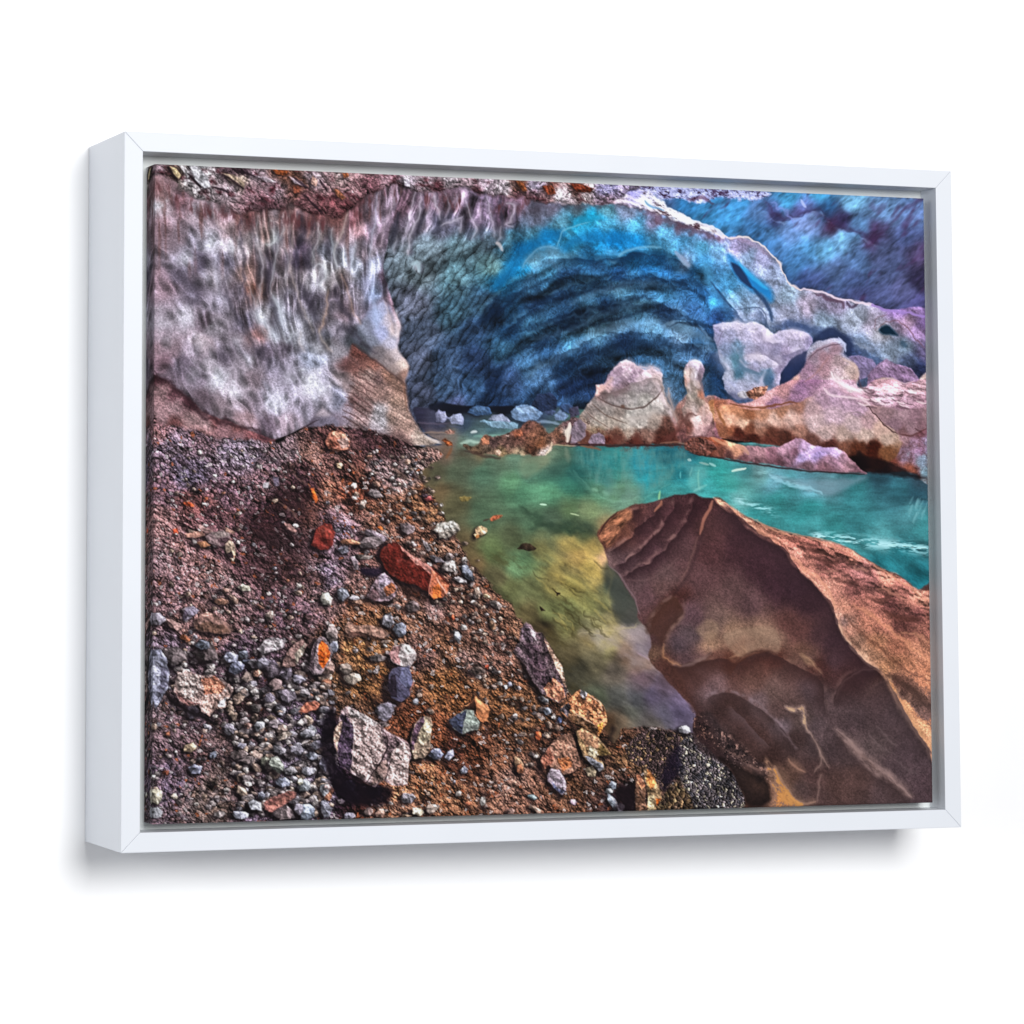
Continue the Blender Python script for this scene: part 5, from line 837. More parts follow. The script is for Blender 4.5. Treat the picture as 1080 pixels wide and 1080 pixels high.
    rock(parse("542,688 548,678 549,664 555,657 560,660 566,668 572,668 576,676 584,688 592,702 595,712 598,728 597,736 590,742 582,738 572,732 562,718 554,702 546,694"), (92, 76, 82),
         [(parse("549,664 556,658 566,669 562,678 552,676"), (98, 82, 92)), (parse("566,669 573,668 580,682 590,700 595,712 592,722 584,710 574,694 568,682"), (86, 68, 74)), (parse("574,672 586,690 595,706 598,728 592,716 582,694"), (170, 135, 118)), (parse("574,726 584,716 594,724 597,736 590,741 578,736"), (182, 120, 95)), (parse("552,680 566,680 576,702 584,716 574,726 562,712"), (72, 56, 64)), (parse("558,662 566,668 566,676 561,672"), (185, 165, 172))], .34, None, 40, .3)
    stroke([(560, 700), (572, 708), (584, 700)], 1.3, (150, 120, 125), .5); stroke([(550, 700), (560, 718), (572, 734)], 2, (30, 20, 22), .8)
    # orange-topped block
    w, m, D = area(parse("590,748 598,742 600,760 612,770 628,778 640,780 646,766 648,775 636,790 620,778 600,766"), 2.5, 1.5); lay(w, m*.75, (38, 28, 28))
    rock(parse("590,750 598,740 606,732 612,727 618,731 628,736 636,744 641,756 640,764 636,770 632,777 622,772 610,766 602,760"), (150, 98, 68),
         [(parse("602,745 606,735 616,734 628,738 635,746 640,758 634,766 622,762 610,754 602,750"), (172, 112, 80)), (parse("612,727 620,732 618,738 611,734"), (165, 158, 165)), (parse("600,750 610,755 622,764 630,766 630,776 614,769 602,760"), (92, 66, 48)), (parse("630,766 636,762 636,770 632,777"), (205, 130, 65)), (parse("590,750 599,741 603,744 600,756"), (78, 70, 76))], .4, None, 41, .28)
    stroke([(604, 750), (614, 757), (628, 765)], 1.3, (230, 205, 180), .6); stroke([(622, 735), (632, 741), (636, 750)], 1.4, (225, 200, 180), .6); stroke([(630, 765), (640, 758)], 1.4, (230, 190, 150), .6)
    # the two flat slabs below
    rock(parse("608,772 614,768 622,773 632,778 640,790 645,796 636,798 628,796 636,806 638,812 632,814 624,806 616,798 612,786"), (132, 106, 78), [(parse("610,772 618,771 632,780 630,790 618,788"), (160, 118, 92)), (parse("616,798 626,800 636,806 638,812 630,814 622,806"), (110, 110, 118)), (parse("622,788 634,792 628,800 620,796"), (175, 160, 135)), (parse("634,784 645,796 636,800 630,794"), (110, 88, 55))], .28, (-3, 3), 42)
    rock(parse("571,800 578,790 585,782 594,776 602,774 606,782 610,796 614,808 606,814 594,818 584,812 580,806 573,812"), (136, 100, 86), [(parse("585,783 602,775 610,798 596,812 586,806"), (142, 104, 88)), (parse("571,800 580,788 585,800 580,810 573,812"), (128, 80, 66)), (parse("588,800 600,798 604,808 594,814"), (165, 100, 66))], .3, (-5, 4), 43)
    rock(parse("578,818 582,811 590,812 596,822 598,834 593,838 584,830 578,824"), (135, 122, 132), [(parse("582,824 590,832 597,834 592,838 584,831"), (100, 102, 130))], .26, (-3, 4), 44)
    rock(parse("618,812 625,808 630,814 628,820 620,818"), (140, 125, 105), (), .25, (-2, 2), 45)
    # upright splinters at the bottom edge
    w, m, D = area(parse("648,836 662,826 672,830 680,845 684,856 655,858"), 3, 2); lay(w, m*.85, (30, 20, 26))
    rock(parse("682,856 684,840 681,826 680,812 683,808 688,812 692,826 698,840 702,856"), (150, 122, 92), [(parse("682,812 688,812 692,826 686,834 682,824"), (190, 120, 70)), (parse("692,842 697,842 699,854 694,854"), (185, 85, 32)), (parse("684,840 690,838 690,856 683,856"), (172, 152, 120))], .3, None, 46)
    rock(parse("671,826 672,816 676,818 680,824 682,832 681,846 684,856 672,856 670,840"), (98, 70, 56), [(parse("671,817 676,818 681,828 678,834 673,826"), (190, 122, 92))], .28, None, 47)
    # gravel cone beside the mound
    for pts, cols, s in (("662,800 664,786 672,776 688,770 704,772 718,776 726,788 722,806 712,822 700,834 694,826 684,812 672,806", ((58, 46, 46), (40, 32, 32), (90, 72, 55)), 2.6),
                         ("716,790 724,778 736,776 752,786 764,800 776,816 783,836 785,860 740,860 728,850 722,830 714,812", ((66, 60, 62), (44, 42, 46), (105, 98, 88)), 2.8), ("700,838 712,826 720,832 730,846 732,860 694,860", ((78, 62, 46), (60, 48, 40), (95, 80, 60)), 4)):
        w, m, D = area(parse(pts), 1.2, 1.4); x, y = X[w], Y[w]
        d1, gp, idn, ox, oy = cells(x+1.5*fbm(x, y, 4, 2, 2), y+1.5*fbm(x, y, 4, 7, 2), s*.8, 3, 35, 1.3, 1.)
        k = idn[..., None]; A, B, Cc = [np.array(q)/255 for q in cols]
        c = np.where(k < .5, A, np.where(k < .85, B, Cc))*(1+(ox*LX+oy*LY)*1.6+(np.clip(gp/.3, 0, 1)-.6)*.7)[..., None]
        c = c+((idn > .93)*(.32-np.clip(d1, 0, .32))*.5)[..., None]
        c = c*(1-np.clip(fbm(x, y, 16, 5, 3), 0, 1)*.5)[..., None]*(1+fbm(x, y, 5, 9, 3, .7)*.35)[..., None]
        lay(w, m, np.clip(c, 0, 1))
    w, m, D = area(parse("700,808 708,796 716,786 718,800 716,818 706,828 700,836 698,822"), 3, 1.5); lay(w, m*.75, (26, 18, 36))

def paint_mound():
    a = area(parse("""630,566 634,558 641,550 650,542 657,540 663,536 670,534 680,533 692,530 702,527 712,524 722,524 734,523 741,527 750,528 758,528 768,535 778,543 790,549 803,555 818,561 834,566 852,569 868,573 880,576 898,583 906,589 920,597
     934,605 946,609 958,618 968,626 985,638 987,870 795,870 787,848 780,830 770,812 752,796 740,785 732,775 731,764 734,752 722,738 706,722 698,712 690,704 684,694 687,682 685,668 678,660 672,652 672,640 664,628 656,614 649,602 642,598 640,590 637,580"""), .9, .8, 8, 2, True, 3)
    w, m, D = a; x, y = X[w], Y[w]
    c = colours(w, parse("""645,565,122,76,60 652,556,135,88,66 640,572,90,55,48 660,548,130,85,68 680,560,88,60,64 670,545,95,62,60 700,545,84,56,60 720,540,74,48,52 735,530,66,40,46 660,595,96,76,80 650,590,110,90,90 690,590,84,60,66 720,580,90,66,68 750,560,84,56,56
     700,610,98,78,78 700,620,102,78,76 740,610,92,66,68 745,585,88,58,60 780,580,66,43,48 800,600,66,43,50 770,630,92,70,70 790,640,90,68,70 820,620,64,42,50 840,625,60,40,48 850,640,60,40,46 680,630,96,72,76 670,620,100,80,82 710,640,82,52,52 715,632,75,45,42 695,650,90,62,60
     700,660,86,60,60 690,670,85,60,62 715,680,76,64,70 730,650,92,70,76 725,670,85,72,76 755,655,105,85,80 760,660,110,90,82 750,680,150,122,100 772,668,140,114,95 800,670,142,116,98 795,685,125,102,88 782,690,130,98,80 815,678,130,105,90 830,660,92,62,58 845,668,92,62,58
     860,670,76,54,56 880,700,76,56,60 875,680,70,50,55 740,700,106,82,82 725,700,80,62,66 755,698,100,68,60 785,700,88,52,42 800,694,80,46,38 815,696,84,50,42 770,702,88,52,42 730,720,98,66,60 725,712,88,56,48 760,720,128,102,102 750,730,120,96,98 775,712,100,66,56
     800,710,106,72,62 795,722,112,80,68 830,715,96,70,64 820,725,115,90,82 850,695,110,84,76 848,690,112,82,68 862,708,82,50,44 870,712,74,45,42 870,740,86,66,66 855,730,95,78,82 780,750,74,45,38 770,745,78,48,40 760,755,70,42,36 820,750,98,70,62 800,740,110,90,90 825,768,105,92,98 815,735,108,84,74
     800,780,80,48,38 785,770,78,46,38 815,800,68,40,32 840,780,74,50,44 845,760,104,84,70 838,750,92,68,60 860,780,92,74,74 858,765,88,72,74 900,720,72,46,46 890,715,74,46,44 915,712,66,40,38 920,725,80,58,55 900,760,78,60,62 890,750,88,68,68 940,760,82,64,66 925,745,84,62,62
     960,800,82,64,70 900,800,82,64,64 880,790,78,60,62 880,830,90,60,50 860,815,86,56,50 900,820,92,62,52 940,835,84,64,64 975,830,80,60,66 950,815,84,66,70 920,790,96,80,76 860,840,84,58,52 830,820,100,66,46 845,835,86,64,58 820,845,170,120,70 812,835,120,78,48 800,845,60,38,30
     745,765,70,48,46 755,775,76,54,50 765,790,60,40,38 740,790,52,38,40 690,690,110,85,70 700,700,85,55,50"""), 6, 3, 20, 8)
    n = fbm(x, y, 12, 8, 5, .6, 50, 1.6); f = fbm(x, y, 2.4, 3, 3, .8)
    c = c*(1+n*.14+f*.09)[..., None]*np.array((1.05, 1.0, 1.0))
    lay(w, m, np.clip(c, 0, 1)); grain(w, .09, 6, 1.25, m)
    mm = m
    # sunlit flank
    wl, ml, Dl = area(parse("""752,528 760,528 770,536 790,549 803,555 818,561 834,566 852,569 868,573 880,576 898,583 906,589 920,597 934,605 946,609 958,618 968,626 990,640 990,806 978,792 966,775 955,757 945,742 936,726 930,714 921,708 912,702 902,692
     893,680 886,668 881,656 879,648 874,640 866,628 856,616 845,606 834,598 830,588 822,580 808,573 796,566 784,556 776,545 768,542"""), 1.3, .8, 8, 3, True, 3)
    x, y = X[wl], Y[wl]
    c = colours(wl, parse("""758,531,205,150,118 775,541,195,135,108 790,553,205,142,115 800,562,190,130,105 820,572,175,115,95 815,564,150,100,82 840,572,135,85,72 838,590,190,130,110 860,582,120,75,65 870,578,160,108,90 880,585,130,85,72 850,600,150,100,85
     850,608,195,135,112 870,600,125,80,72 890,600,120,78,70 900,590,165,110,90 905,605,140,95,88 920,615,130,85,78 935,612,165,112,92 950,625,135,88,76 970,635,175,120,98 965,650,120,75,68 940,640,110,68,62 900,625,125,80,72 880,625,180,125,105 870,625,190,135,112
     890,645,195,135,108 905,640,150,98,82 930,660,165,108,88 950,660,110,68,60 975,665,150,98,82 915,660,180,120,95 895,665,150,108,88 888,660,120,95,85 905,678,120,90,72 925,680,160,112,82 945,685,160,105,80 970,690,185,128,98 975,715,170,115,85 955,705,165,112,82
     940,705,140,98,70 920,695,125,92,70 912,700,190,155,125 930,712,165,120,85 950,730,90,60,48 965,745,100,68,52 980,755,110,75,58 945,720,95,62,50 940,728,185,132,88 955,750,205,148,105 968,770,205,150,108 980,788,205,150,110 980,735,150,102,75 885,650,200,150,125"""), 4, 3, 12, 3)
    rp = fbm(x+4*fbm(x, y, 14, 2, 2), y, 11, 9, 3, .5, 24, 2.0); g0, g1 = np.gradient(rp)
    up_k = np.clip(((x-800)*.50+552-y+40)/50, 0, 1)
    flow = fbm(x, y, 7, 14, 4, .6, 47, 5)
    c = c*(1+np.clip((g1*.4-g0*.9)*6, -.38, .36)*up_k+np.clip(rp, -.5, .5)*.35*up_k+flow*.28*(1-up_k*.6)+fbm(x, y, 2.2, 5, 3, .8)*.12)[..., None]
    lay(wl, ml, np.clip(c, 0, 1)); grain(wl, .15, 8, 1.25, ml); IMG[wl] = np.clip(IMG[wl]*(1+ml*.10)[..., None]*(1-ml[..., None]*np.array((0, .02, -.03))), 0, 1)
    for L, wd, cc, al in (([(776, 541), (782, 552), (796, 562), (812, 570), (826, 578), (834, 592)], 2.4, (110, 68, 58), .6), ([(830, 585), (845, 600), (862, 612), (874, 628), (882, 645)], 3.5, (220, 155, 125), .6), ([(880, 650), (886, 668), (898, 685), (912, 698), (926, 710)], 2.6, (205, 170, 145), .7),
        ([(888, 650), (910, 672), (935, 694), (960, 712), (985, 722)], 3.5, (95, 58, 46), .45), ([(900, 640), (930, 660), (960, 685), (985, 700)], 4, (215, 148, 112), .45), ([(932, 714), (950, 722), (968, 738), (985, 752)], 7, (82, 54, 44), .65), ([(938, 725), (952, 748), (966, 770), (984, 794)], 6, (205, 150, 108), .5),
        ([(860, 590), (872, 598), (885, 596)], 4, (88, 52, 48), .6), ([(880, 612), (895, 618), (912, 612)], 4, (95, 58, 54), .55), ([(910, 630), (925, 636), (942, 632)], 5, (88, 54, 48), .55), ([(930, 645), (948, 655), (970, 656)], 5, (92, 54, 46), .55), ([(900, 600), (915, 606)], 3, (185, 130, 112), .6), ([(845, 578), (858, 584), (872, 583)], 4, (95, 58, 52), .5),
        ([(850, 570), (875, 577), (900, 586)], 2, (205, 145, 118), .6), ([(790, 549), (820, 562), (850, 570)], 2, (215, 155, 125), .6), ([(915, 595), (940, 610), (958, 622), (985, 642)], 2, (210, 150, 120), .6), ([(885, 603), (870, 606), (858, 602)], 2.5, (190, 135, 115), .5), ([(925, 622), (940, 628), (955, 638)], 3, (180, 125, 105), .5), ([(950, 668), (970, 674), (985, 682)], 3, (200, 140, 110), .5)):
        stroke(L, wd, cc, al, wd*.6, wob=2, seed=int(L[0][0]))
    # folds on the shaded face
    for q, L in enumerate(([(634, 566), (646, 560), (660, 549), (674, 536)], [(640, 584), (656, 575), (672, 560), (690, 545), (698, 531)], [(646, 600), (666, 590), (690, 568), (706, 548), (713, 528)], [(654, 612), (676, 600), (702, 580), (724, 552), (735, 524)])):
        brow(L, (48, 28, 34), .72, 11, (165, 126, 118), .5, seed=q, ends=.12, wob=2, side=1)
    stroke([(738, 566), (742, 552), (748, 540), (752, 530)], 3.4, (170, 112, 92), .75, 1.6); stroke([(690, 542), (697, 534), (698, 530)], 3, (175, 115, 90), .7, 1.6); stroke([(736, 568), (728, 595), (718, 615)], 2.4, (120, 88, 82), .5, 2)
    stroke([(742, 562), (734, 588), (724, 612), (712, 628)], 4, (66, 44, 48), .4, 3)
    w, m, D = area(parse("633,566 641,552 652,543 664,540 668,546 660,556 652,566 642,580"), 2, 1.5); x, y = X[w], Y[w]
    n = fbm(x, y, 5, 4, 4, .7, -35, 2); lay(w, m*.8, np.clip(np.ones(x.shape+(3,))*np.array((150, 98, 72))/255*(1+n*.7)[..., None], 0, 1))
    stroke([(632, 566), (640, 552), (652, 542)], 2, (60, 36, 36), .6); stroke([(641, 578), (648, 570), (654, 564)], 2, (70, 44, 40), .5)
    stroke([(640, 596), (650, 604), (660, 618), (670, 634), (675, 650)], 1.8, (128, 105, 110), .6)
    stroke([(656, 612), (680, 614), (700, 604), (716, 590)], 2, (120, 92, 90), .3, 2)
    # hollow facets lower down
    def facet(pts, col, al=.6, soft=5, n=0):
        a = area(parse(pts), 1+soft*.3, 1.2, 10, n)
        w, m, D = a; x, y = X[w], Y[w]
        g = 1+fbm(x, y, 2.2, n, 3, .8)*.2
        lay(w, m*al*(.30+.70*np.exp(-np.clip(D, 0, 99)/(9+soft))), np.clip(np.ones(x.shape+(3,))*np.array(col)/255*g[..., None], 0, 1))
    facet("682,658 690,644 700,634 712,630 718,638 721,648 716,658 706,668 700,680 690,672 682,668", (84, 56, 46), .75, 4)
    RB = (64, 40, 40)
    brow([(700, 700), (712, 704), (728, 700), (745, 699), (760, 696), (776, 701), (790, 694), (806, 689), (822, 694), (838, 703), (854, 711), (866, 722), (870, 742), (873, 762)], RB, .75, 17, (128, 96, 84), .5, seed=1, ends=.08)
    brow([(770, 716), (776, 704), (790, 694), (808, 689)], (84, 46, 36), .5, 12, seed=2, side=-1)
    brow([(878, 748), (881, 734), (888, 720), (900, 711), (914, 708), (925, 711), (931, 720)], (64, 38, 38), .8, 18, (118, 86, 78), .45, seed=3, ends=.1)
    brow([(742, 742), (752, 734), (768, 731), (784, 738), (800, 748), (816, 762), (832, 780), (842, 796)], (68, 44, 42), .68, 13, (140, 120, 126), .6, seed=4, ends=.1)
    brow([(826, 752), (842, 751), (849, 752), (853, 770), (864, 788), (874, 812)], (60, 42, 42), .6, 12, None, seed=5, side=1)
    brow([(882, 773), (900, 788), (920, 808), (944, 830), (962, 846)], (70, 46, 42), .6, 16, None, seed=6)
    brow([(700, 690), (699, 678), (706, 664), (716, 654), (724, 648)], (70, 44, 40), .6, 12, (140, 112, 100), .5, seed=7, side=-1)
    brow([(684, 672), (688, 656), (700, 640), (712, 632), (719, 640), (720, 650)], (76, 46, 38), .7, 14, (126, 98, 92), .5, seed=8)
    brow([(703, 700), (712, 705), (724, 704), (738, 700), (748, 692)], (72, 44, 38), .7, 14, (130, 105, 98), .5, seed=9)
    brow([(762, 530), (778, 546), (796, 561), (814, 572), (828, 582), (840, 600), (858, 618), (874, 634), (880, 648), (884, 662), (896, 682), (914, 700), (930, 712)], (58, 38, 46), .7, 26, (220, 165, 135), .35, seed=10, ends=.05, side=1)
    brow([(934, 716), (946, 738), (960, 762), (984, 800)], (66, 46, 48), .65, 22, (205, 160, 120), .4, seed=11, ends=.08)
    brow([(700, 700), (704, 712), (716, 728), (730, 744), (734, 756)], (62, 38, 38), .5, 10, seed=12, side=-1)
    brow([(768, 745), (784, 760), (800, 776), (814, 790)], (105, 84, 88), .5, 8, seed=13)
    facet("736,790 731,775 736,758 748,752 760,766 772,782 790,798 806,808 812,814 800,826 790,812 772,806 752,800", (54, 38, 40), .8, 3)
    facet("758,800 776,806 790,814 806,822 812,846 790,850 784,838 774,818", (34, 22, 20), .85, 3)
    facet("700,690 698,704 706,716 724,740 732,752 728,735 718,715 706,700", (84, 52, 44), .6, 4)
    facet("735,665 745,656 756,660 757,670 748,676 738,672", (168, 138, 112), .5, 5)
    facet("764,670 785,664 812,664 820,674 822,690 808,686 790,690 778,694 768,684", (160, 132, 110), .5, 4)
    facet("844,692 856,698 866,712 862,706 852,704", (160, 125, 98), .6, 3)
    for L, wd, cc, al in (([(699, 680), (700, 692), (708, 700), (718, 704)], 1.6, (205, 150, 105), .75), ([(720, 704), (740, 698), (750, 690), (745, 682)], 1.6, (115, 92, 90), .5), ([(702, 678), (712, 662), (722, 652)], 2, (125, 98, 92), .5), ([(720, 634), (722, 645), (716, 655)], 1.6, (120, 92, 85), .5),
        ([(770, 695), (782, 693), (786, 688), (780, 682)], 1.8, (185, 145, 115), .6), ([(776, 700), (792, 690), (808, 688), (824, 694)], 1.4, (62, 36, 32), .6), ([(845, 690), (855, 700), (866, 712)], 1.8, (175, 135, 105), .6), ([(866, 712), (869, 732), (872, 752), (878, 768)], 2, (62, 42, 42), .55),
        ([(832, 748), (842, 750), (847, 748), (848, 762), (852, 772)], 2.8, (190, 155, 125), .85), ([(852, 772), (860, 785), (866, 798), (873, 812)], 2.2, (175, 140, 112), .8), ([(862, 790), (866, 806), (858, 815)], 2, (185, 150, 120), .6), ([(881, 771), (892, 780), (905, 795), (920, 808), (940, 822), (960, 842)], 4.2, (178, 145, 122), .8),
        ([(884, 774), (902, 794), (920, 810), (945, 830)], 1.6, (105, 70, 60), .5), ([(830, 801), (838, 810), (848, 815)], 3, (205, 140, 88), .8), ([(816, 808), (822, 822), (832, 838), (842, 850)], 6, (200, 145, 85), .8), ([(842, 848), (852, 848), (860, 846)], 4, (205, 155, 100), .8), ([(860, 846), (864, 830), (866, 818)], 1.6, (160, 125, 100), .7),
        ([(762, 790), (780, 800), (796, 812), (810, 812)], 4, (190, 135, 100), .55), ([(878, 772), (868, 776), (880, 800)], 1.5, (60, 42, 42), .5), ([(932, 715), (944, 740), (965, 775), (985, 806)], 2.2, (150, 112, 88), .6), ([(880, 740), (888, 722), (902, 712), (918, 708), (928, 710)], 1.6, (120, 92, 88), .35),
        ([(925, 768), (935, 780), (945, 790)], 1.3, (140, 118, 112), .4), ([(915, 775), (930, 790), (950, 800)], 1.3, (135, 115, 110), .35), ([(940, 800), (955, 812), (968, 820)], 1.3, (130, 110, 108), .35), ([(792, 738), (806, 748), (826, 774), (840, 792)], 1.6, (135, 118, 124), .5), ([(880, 648), (878, 660), (886, 676)], 2, (60, 40, 44), .5)):
        stroke(L, wd*2.2, cc, al*.40, wd*1.8, wob=2, seed=int(L[0][0])); stroke(L, wd*.7, cc, al*.4, 1.2, wob=1, seed=int(L[0][0]))
    for pts, cc, al in (("828,747 838,749 848,746 849,756 850,768 856,778 848,768 842,756 834,752", (205, 172, 140), .75), ("880,769 892,777 908,792 926,806 944,820 960,842 946,832 926,822 908,806 892,790", (160, 128, 112), .6), ("806,800 818,812 826,828 836,842 848,850 834,852 822,842 812,826", (206, 146, 84), .7),
                        ("739,668 750,662 758,668 752,678 742,680", (150, 122, 104), .22), ("764,674 776,666 792,668 812,662 822,678 818,690 800,686 784,694 772,688", (150, 122, 104), .25)):
        w, m, D = area(parse(pts), 2.2, 1.5, 7, 3); x, y = X[w], Y[w]
        lay(w, m*al*np.clip(.75+fbm(x, y, 6, 4, 4, .7, 45, 2)*1.1, 0, 1.2), cc)
    w = window(762, 770, 815, 830); x, y = X[w], Y[w]
    k = np.exp(-((y-(778+(x-765)*.9))/6)**2)*np.clip(fbm(x, y, 3.5, 4, 3, .7)-.05, 0, 1)*1.5; lay(w, np.clip(k, 0, .85), (185, 130, 100))
    w = window(732, 752, 790, 810); x, y = X[w], Y[w]
    k = np.exp(-((y-(772+(x-745)*.8))/13)**2)*np.clip(fbm(x, y, 3.2, 14, 4, .8), 0, 1)*1.4; lay(w, np.clip(k, 0, .7), (26, 18, 22))
    k = np.exp(-((y-(772+(x-745)*.8))/13)**2)*np.clip(fbm(x, y, 2.6, 24, 3, .8)-.35, 0, 1)*1.6; lay(w, np.clip(k, 0, .7), (150, 112, 95))
    w = window(690, 690, 990, 870); x, y = X[w], Y[w]; k = np.clip((y-700)/50, 0, 1)*np.clip((x-705-(y-700)*.5)/15, 0, 1)*(IMG[w].mean(-1) < .5)*.5
    g_ = IMG[w].mean(-1, keepdims=True)*np.array((1.10, .93, .98)); IMG[w] = IMG[w]*(1-k[..., None])+g_*k[..., None]
    # bright rim above the water
    stroke([(800, 554), (834, 565), (868, 572), (898, 582)], 1.3, (190, 130, 105), .6)

def paint_all():
    paint_ice(); paint_wall(); paint_pool(); paint_blocks(); paint_shore(); pebbles(); paint_stones(); paint_boulders(); paint_mound()
    # the printer's inks: a touch greyer, then crisp and slightly over-sharpened
    IMG[:] = IMG-(IMG-IMG.mean(-1, keepdims=True))*.03
    k = IMG.copy()
    def blur(z, r):
        for _ in range(2):
            for ax in (0, 1):
                q = np.concatenate([np.repeat(np.take(z, [0], ax), r+1, ax), z, np.repeat(np.take(z, [-1], ax), r, ax)], ax)
                cs = np.cumsum(q, ax, dtype=np.float64)
                n_ = z.shape[ax]; hi = np.take(cs, np.arange(2*r+1, 2*r+1+n_), ax); lo = np.take(cs, np.arange(0, n_), ax)
                z = ((hi-lo)/(2*r+1)).astype(np.float32)
        return z
    L_ = k.mean(-1)
    big = blur(L_, 14); mid = blur(L_, 4); tiny = blur(L_, 1)
    d = (L_-big)*.14+(L_-mid)*.12+(L_-tiny)*.42
    out = k*np.clip(1+d/np.maximum(L_, .10), .35, 1.7)[..., None]
    out = out+(out-.42)*.05
    np.clip(out, .012, .97, out=IMG)

CAM_F, CAM_X, CAM_Y = 3213.7805, 242.4161, 333.6376      # focal length and lens shift, per 1080 of picture width
CAM_C = [-1.420608, -3.052177, -0.063123]
CAM_R = [[0.94666656, -0.32220613, 0.0023718], [0.02685849, 0.07157273, -0.9970737], [0.3210935, 0.94396004, 0.07640948]]
# ---------------------------------------------------------------------------
# THE SCENE
# ---------------------------------------------------------------------------
scene = bpy.context.scene
col = scene.collection
W2, H2, DEP = .5, .376476, .134592          # half width, half height, depth of the frame (m)
RAIL = .0205                                # width of a rail's front face
CX2, CZT, CZB = .4650, .3435, -.3480        # canvas: half width, top, bottom
FRONT, BOARD = .0020, .0330                 # canvas face / backing board, behind the frame's face
LIGHT = 1.20                                # light that falls on the print (keeps the ink colours true)

def tag(o, label=None, cat=None, kind=None):
    if label: o['label'] = label
    if cat: o['category'] = cat
    if kind: o['kind'] = kind
    return o
def link(name, me, mat, parent=None):
    o = bpy.data.objects.new(name, me); col.objects.link(o)
    if mat: me.materials.append(mat)
    if parent: o.parent = parent
    return o
def new_mat(name, rgb, rough=.5, spec=.3, var=.02, scale=6., bump=0., bscale=300.):
    m = bpy.data.materials.new(name); m.use_nodes = True
    nt = m.node_tree; b = nt.nodes['Principled BSDF']
    b.inputs['Roughness'].default_value = rough; b.inputs['Specular IOR Level'].default_value = spec
    tc = nt.nodes.new('ShaderNodeTexCoord'); n = nt.nodes.new('ShaderNodeTexNoise')
    n.inputs['Scale'].default_value = scale; n.inputs['Detail'].default_value = 4
    nt.links.new(tc.outputs['Object'], n.inputs['Vector'])
    r = nt.nodes.new('ShaderNodeValToRGB')
    r.color_ramp.elements[0].position = .3; r.color_ramp.elements[1].position = .7
    r.color_ramp.elements[0].color = (*[c*(1-var) for c in rgb], 1)
    r.color_ramp.elements[1].color = (*[min(1, c*(1+var)) for c in rgb], 1)
    nt.links.new(n.outputs['Fac'], r.inputs['Fac']); nt.links.new(r.outputs['Color'], b.inputs['Base Color'])
    if bump:
        n2 = nt.nodes.new('ShaderNodeTexNoise'); n2.inputs['Scale'].default_value = bscale; n2.inputs['Detail'].default_value = 3
        nt.links.new(tc.outputs['Object'], n2.inputs['Vector'])
        bp = nt.nodes.new('ShaderNodeBump'); bp.inputs['Strength'].default_value = bump; bp.inputs['Distance'].default_value = .001
        nt.links.new(n2.outputs['Fac'], bp.inputs['Height']); nt.links.new(bp.outputs['Normal'], b.inputs['Normal'])
    return m

m_wall = new_mat('white_wall_paint', (.965, .965, .965), .9, .05, .01, 1.5, .05, 120)
m_rail = new_mat('white_lacquer', (.725, .75, .79), .42, .25, .012, 9, .03, 260)
m_board = new_mat('grey_backing', (.72, .75, .74), .8, .1, .03, 14)

# wall
bm = bmesh.new()
vs = [bm.verts.new(v) for v in ((-9, 0, -6), (9, 0, -6), (9, 0, 6), (-9, 0, 6))]
bm.faces.new(vs); me = bpy.data.meshes.new('wall'); bm.to_mesh(me); bm.free()
wall = link('wall', me, m_wall); wall.location = (0, DEP+.0006, 0); tag(wall, kind='structure')

# the framed print
root = bpy.data.objects.new('framed_canvas_print', None); col.objects.link(root)
tag(root, 'canvas print of a blue ice cave and turquoise pool in a white box frame', 'picture')

def rail(a, b, c, d):
    """one mitred rail; a,b outer corners, c,d inner corners (x, z)"""
    bm = bmesh.new(); f = []
    for y in (0., DEP): f.append([bm.verts.new((p[0], y, p[1])) for p in (a, b, c, d)])
    bm.faces.new(f[0]); bm.faces.new(f[1][::-1])
    for i in range(4): bm.faces.new((f[0][i], f[0][(i+1) % 4], f[1][(i+1) % 4], f[1][i]))
    bmesh.ops.recalc_face_normals(bm, faces=bm.faces)
    bmesh.ops.bevel(bm, geom=list(bm.edges), offset=.0008, segments=2, profile=.6, affect='EDGES')
    me = bpy.data.meshes.new('frame_rail'); bm.to_mesh(me); bm.free()
    return link('frame_rail', me, m_rail, root)
o = .00006                                   # hairline at the mitres
ow, oh, iw, ih = W2, H2, W2-RAIL, H2-RAIL
rail((-ow+o, oh), (ow-o, oh), (iw-o, ih), (-iw+o, ih))
rail((-ow+o, -oh), (ow-o, -oh), (iw-o, -ih), (-iw+o, -ih))
rail((-ow, -oh+o), (-ow, oh-o), (-iw, ih-o), (-iw, -ih+o))
rail((ow, -oh+o), (ow, oh-o), (iw, ih-o), (iw, -ih+o))

bm = bmesh.new(); bmesh.ops.create_cube(bm, size=1)
for v in bm.verts: v.co = Vector((v.co.x*2*(iw+.004), BOARD+.003+v.co.y*.006, v.co.z*2*(ih+.004)))
me = bpy.data.meshes.new('backing_board'); bm.to_mesh(me); bm.free()
link('backing_board', me, m_board, root)

# canvas with the painted picture, wrapped (mirrored) round its four edges
paint_all()
def lin(c):
    c = np.clip(c, 0, 1); return np.where(c <= .04045, c/12.92, ((c+.055)/1.055)**2.4)
ink = lin(IMG).astype(np.float32)/LIGHT
def sheet(cx, cz, cy, colr, flip):
    return (np.stack([cx, cy, cz], -1).astype(np.float32), colr, flip)
ex = np.linspace(-CX2, CX2, NX); ez = np.linspace(CZT, CZB, NY)
gx, gz = np.meshgrid(ex, ez)
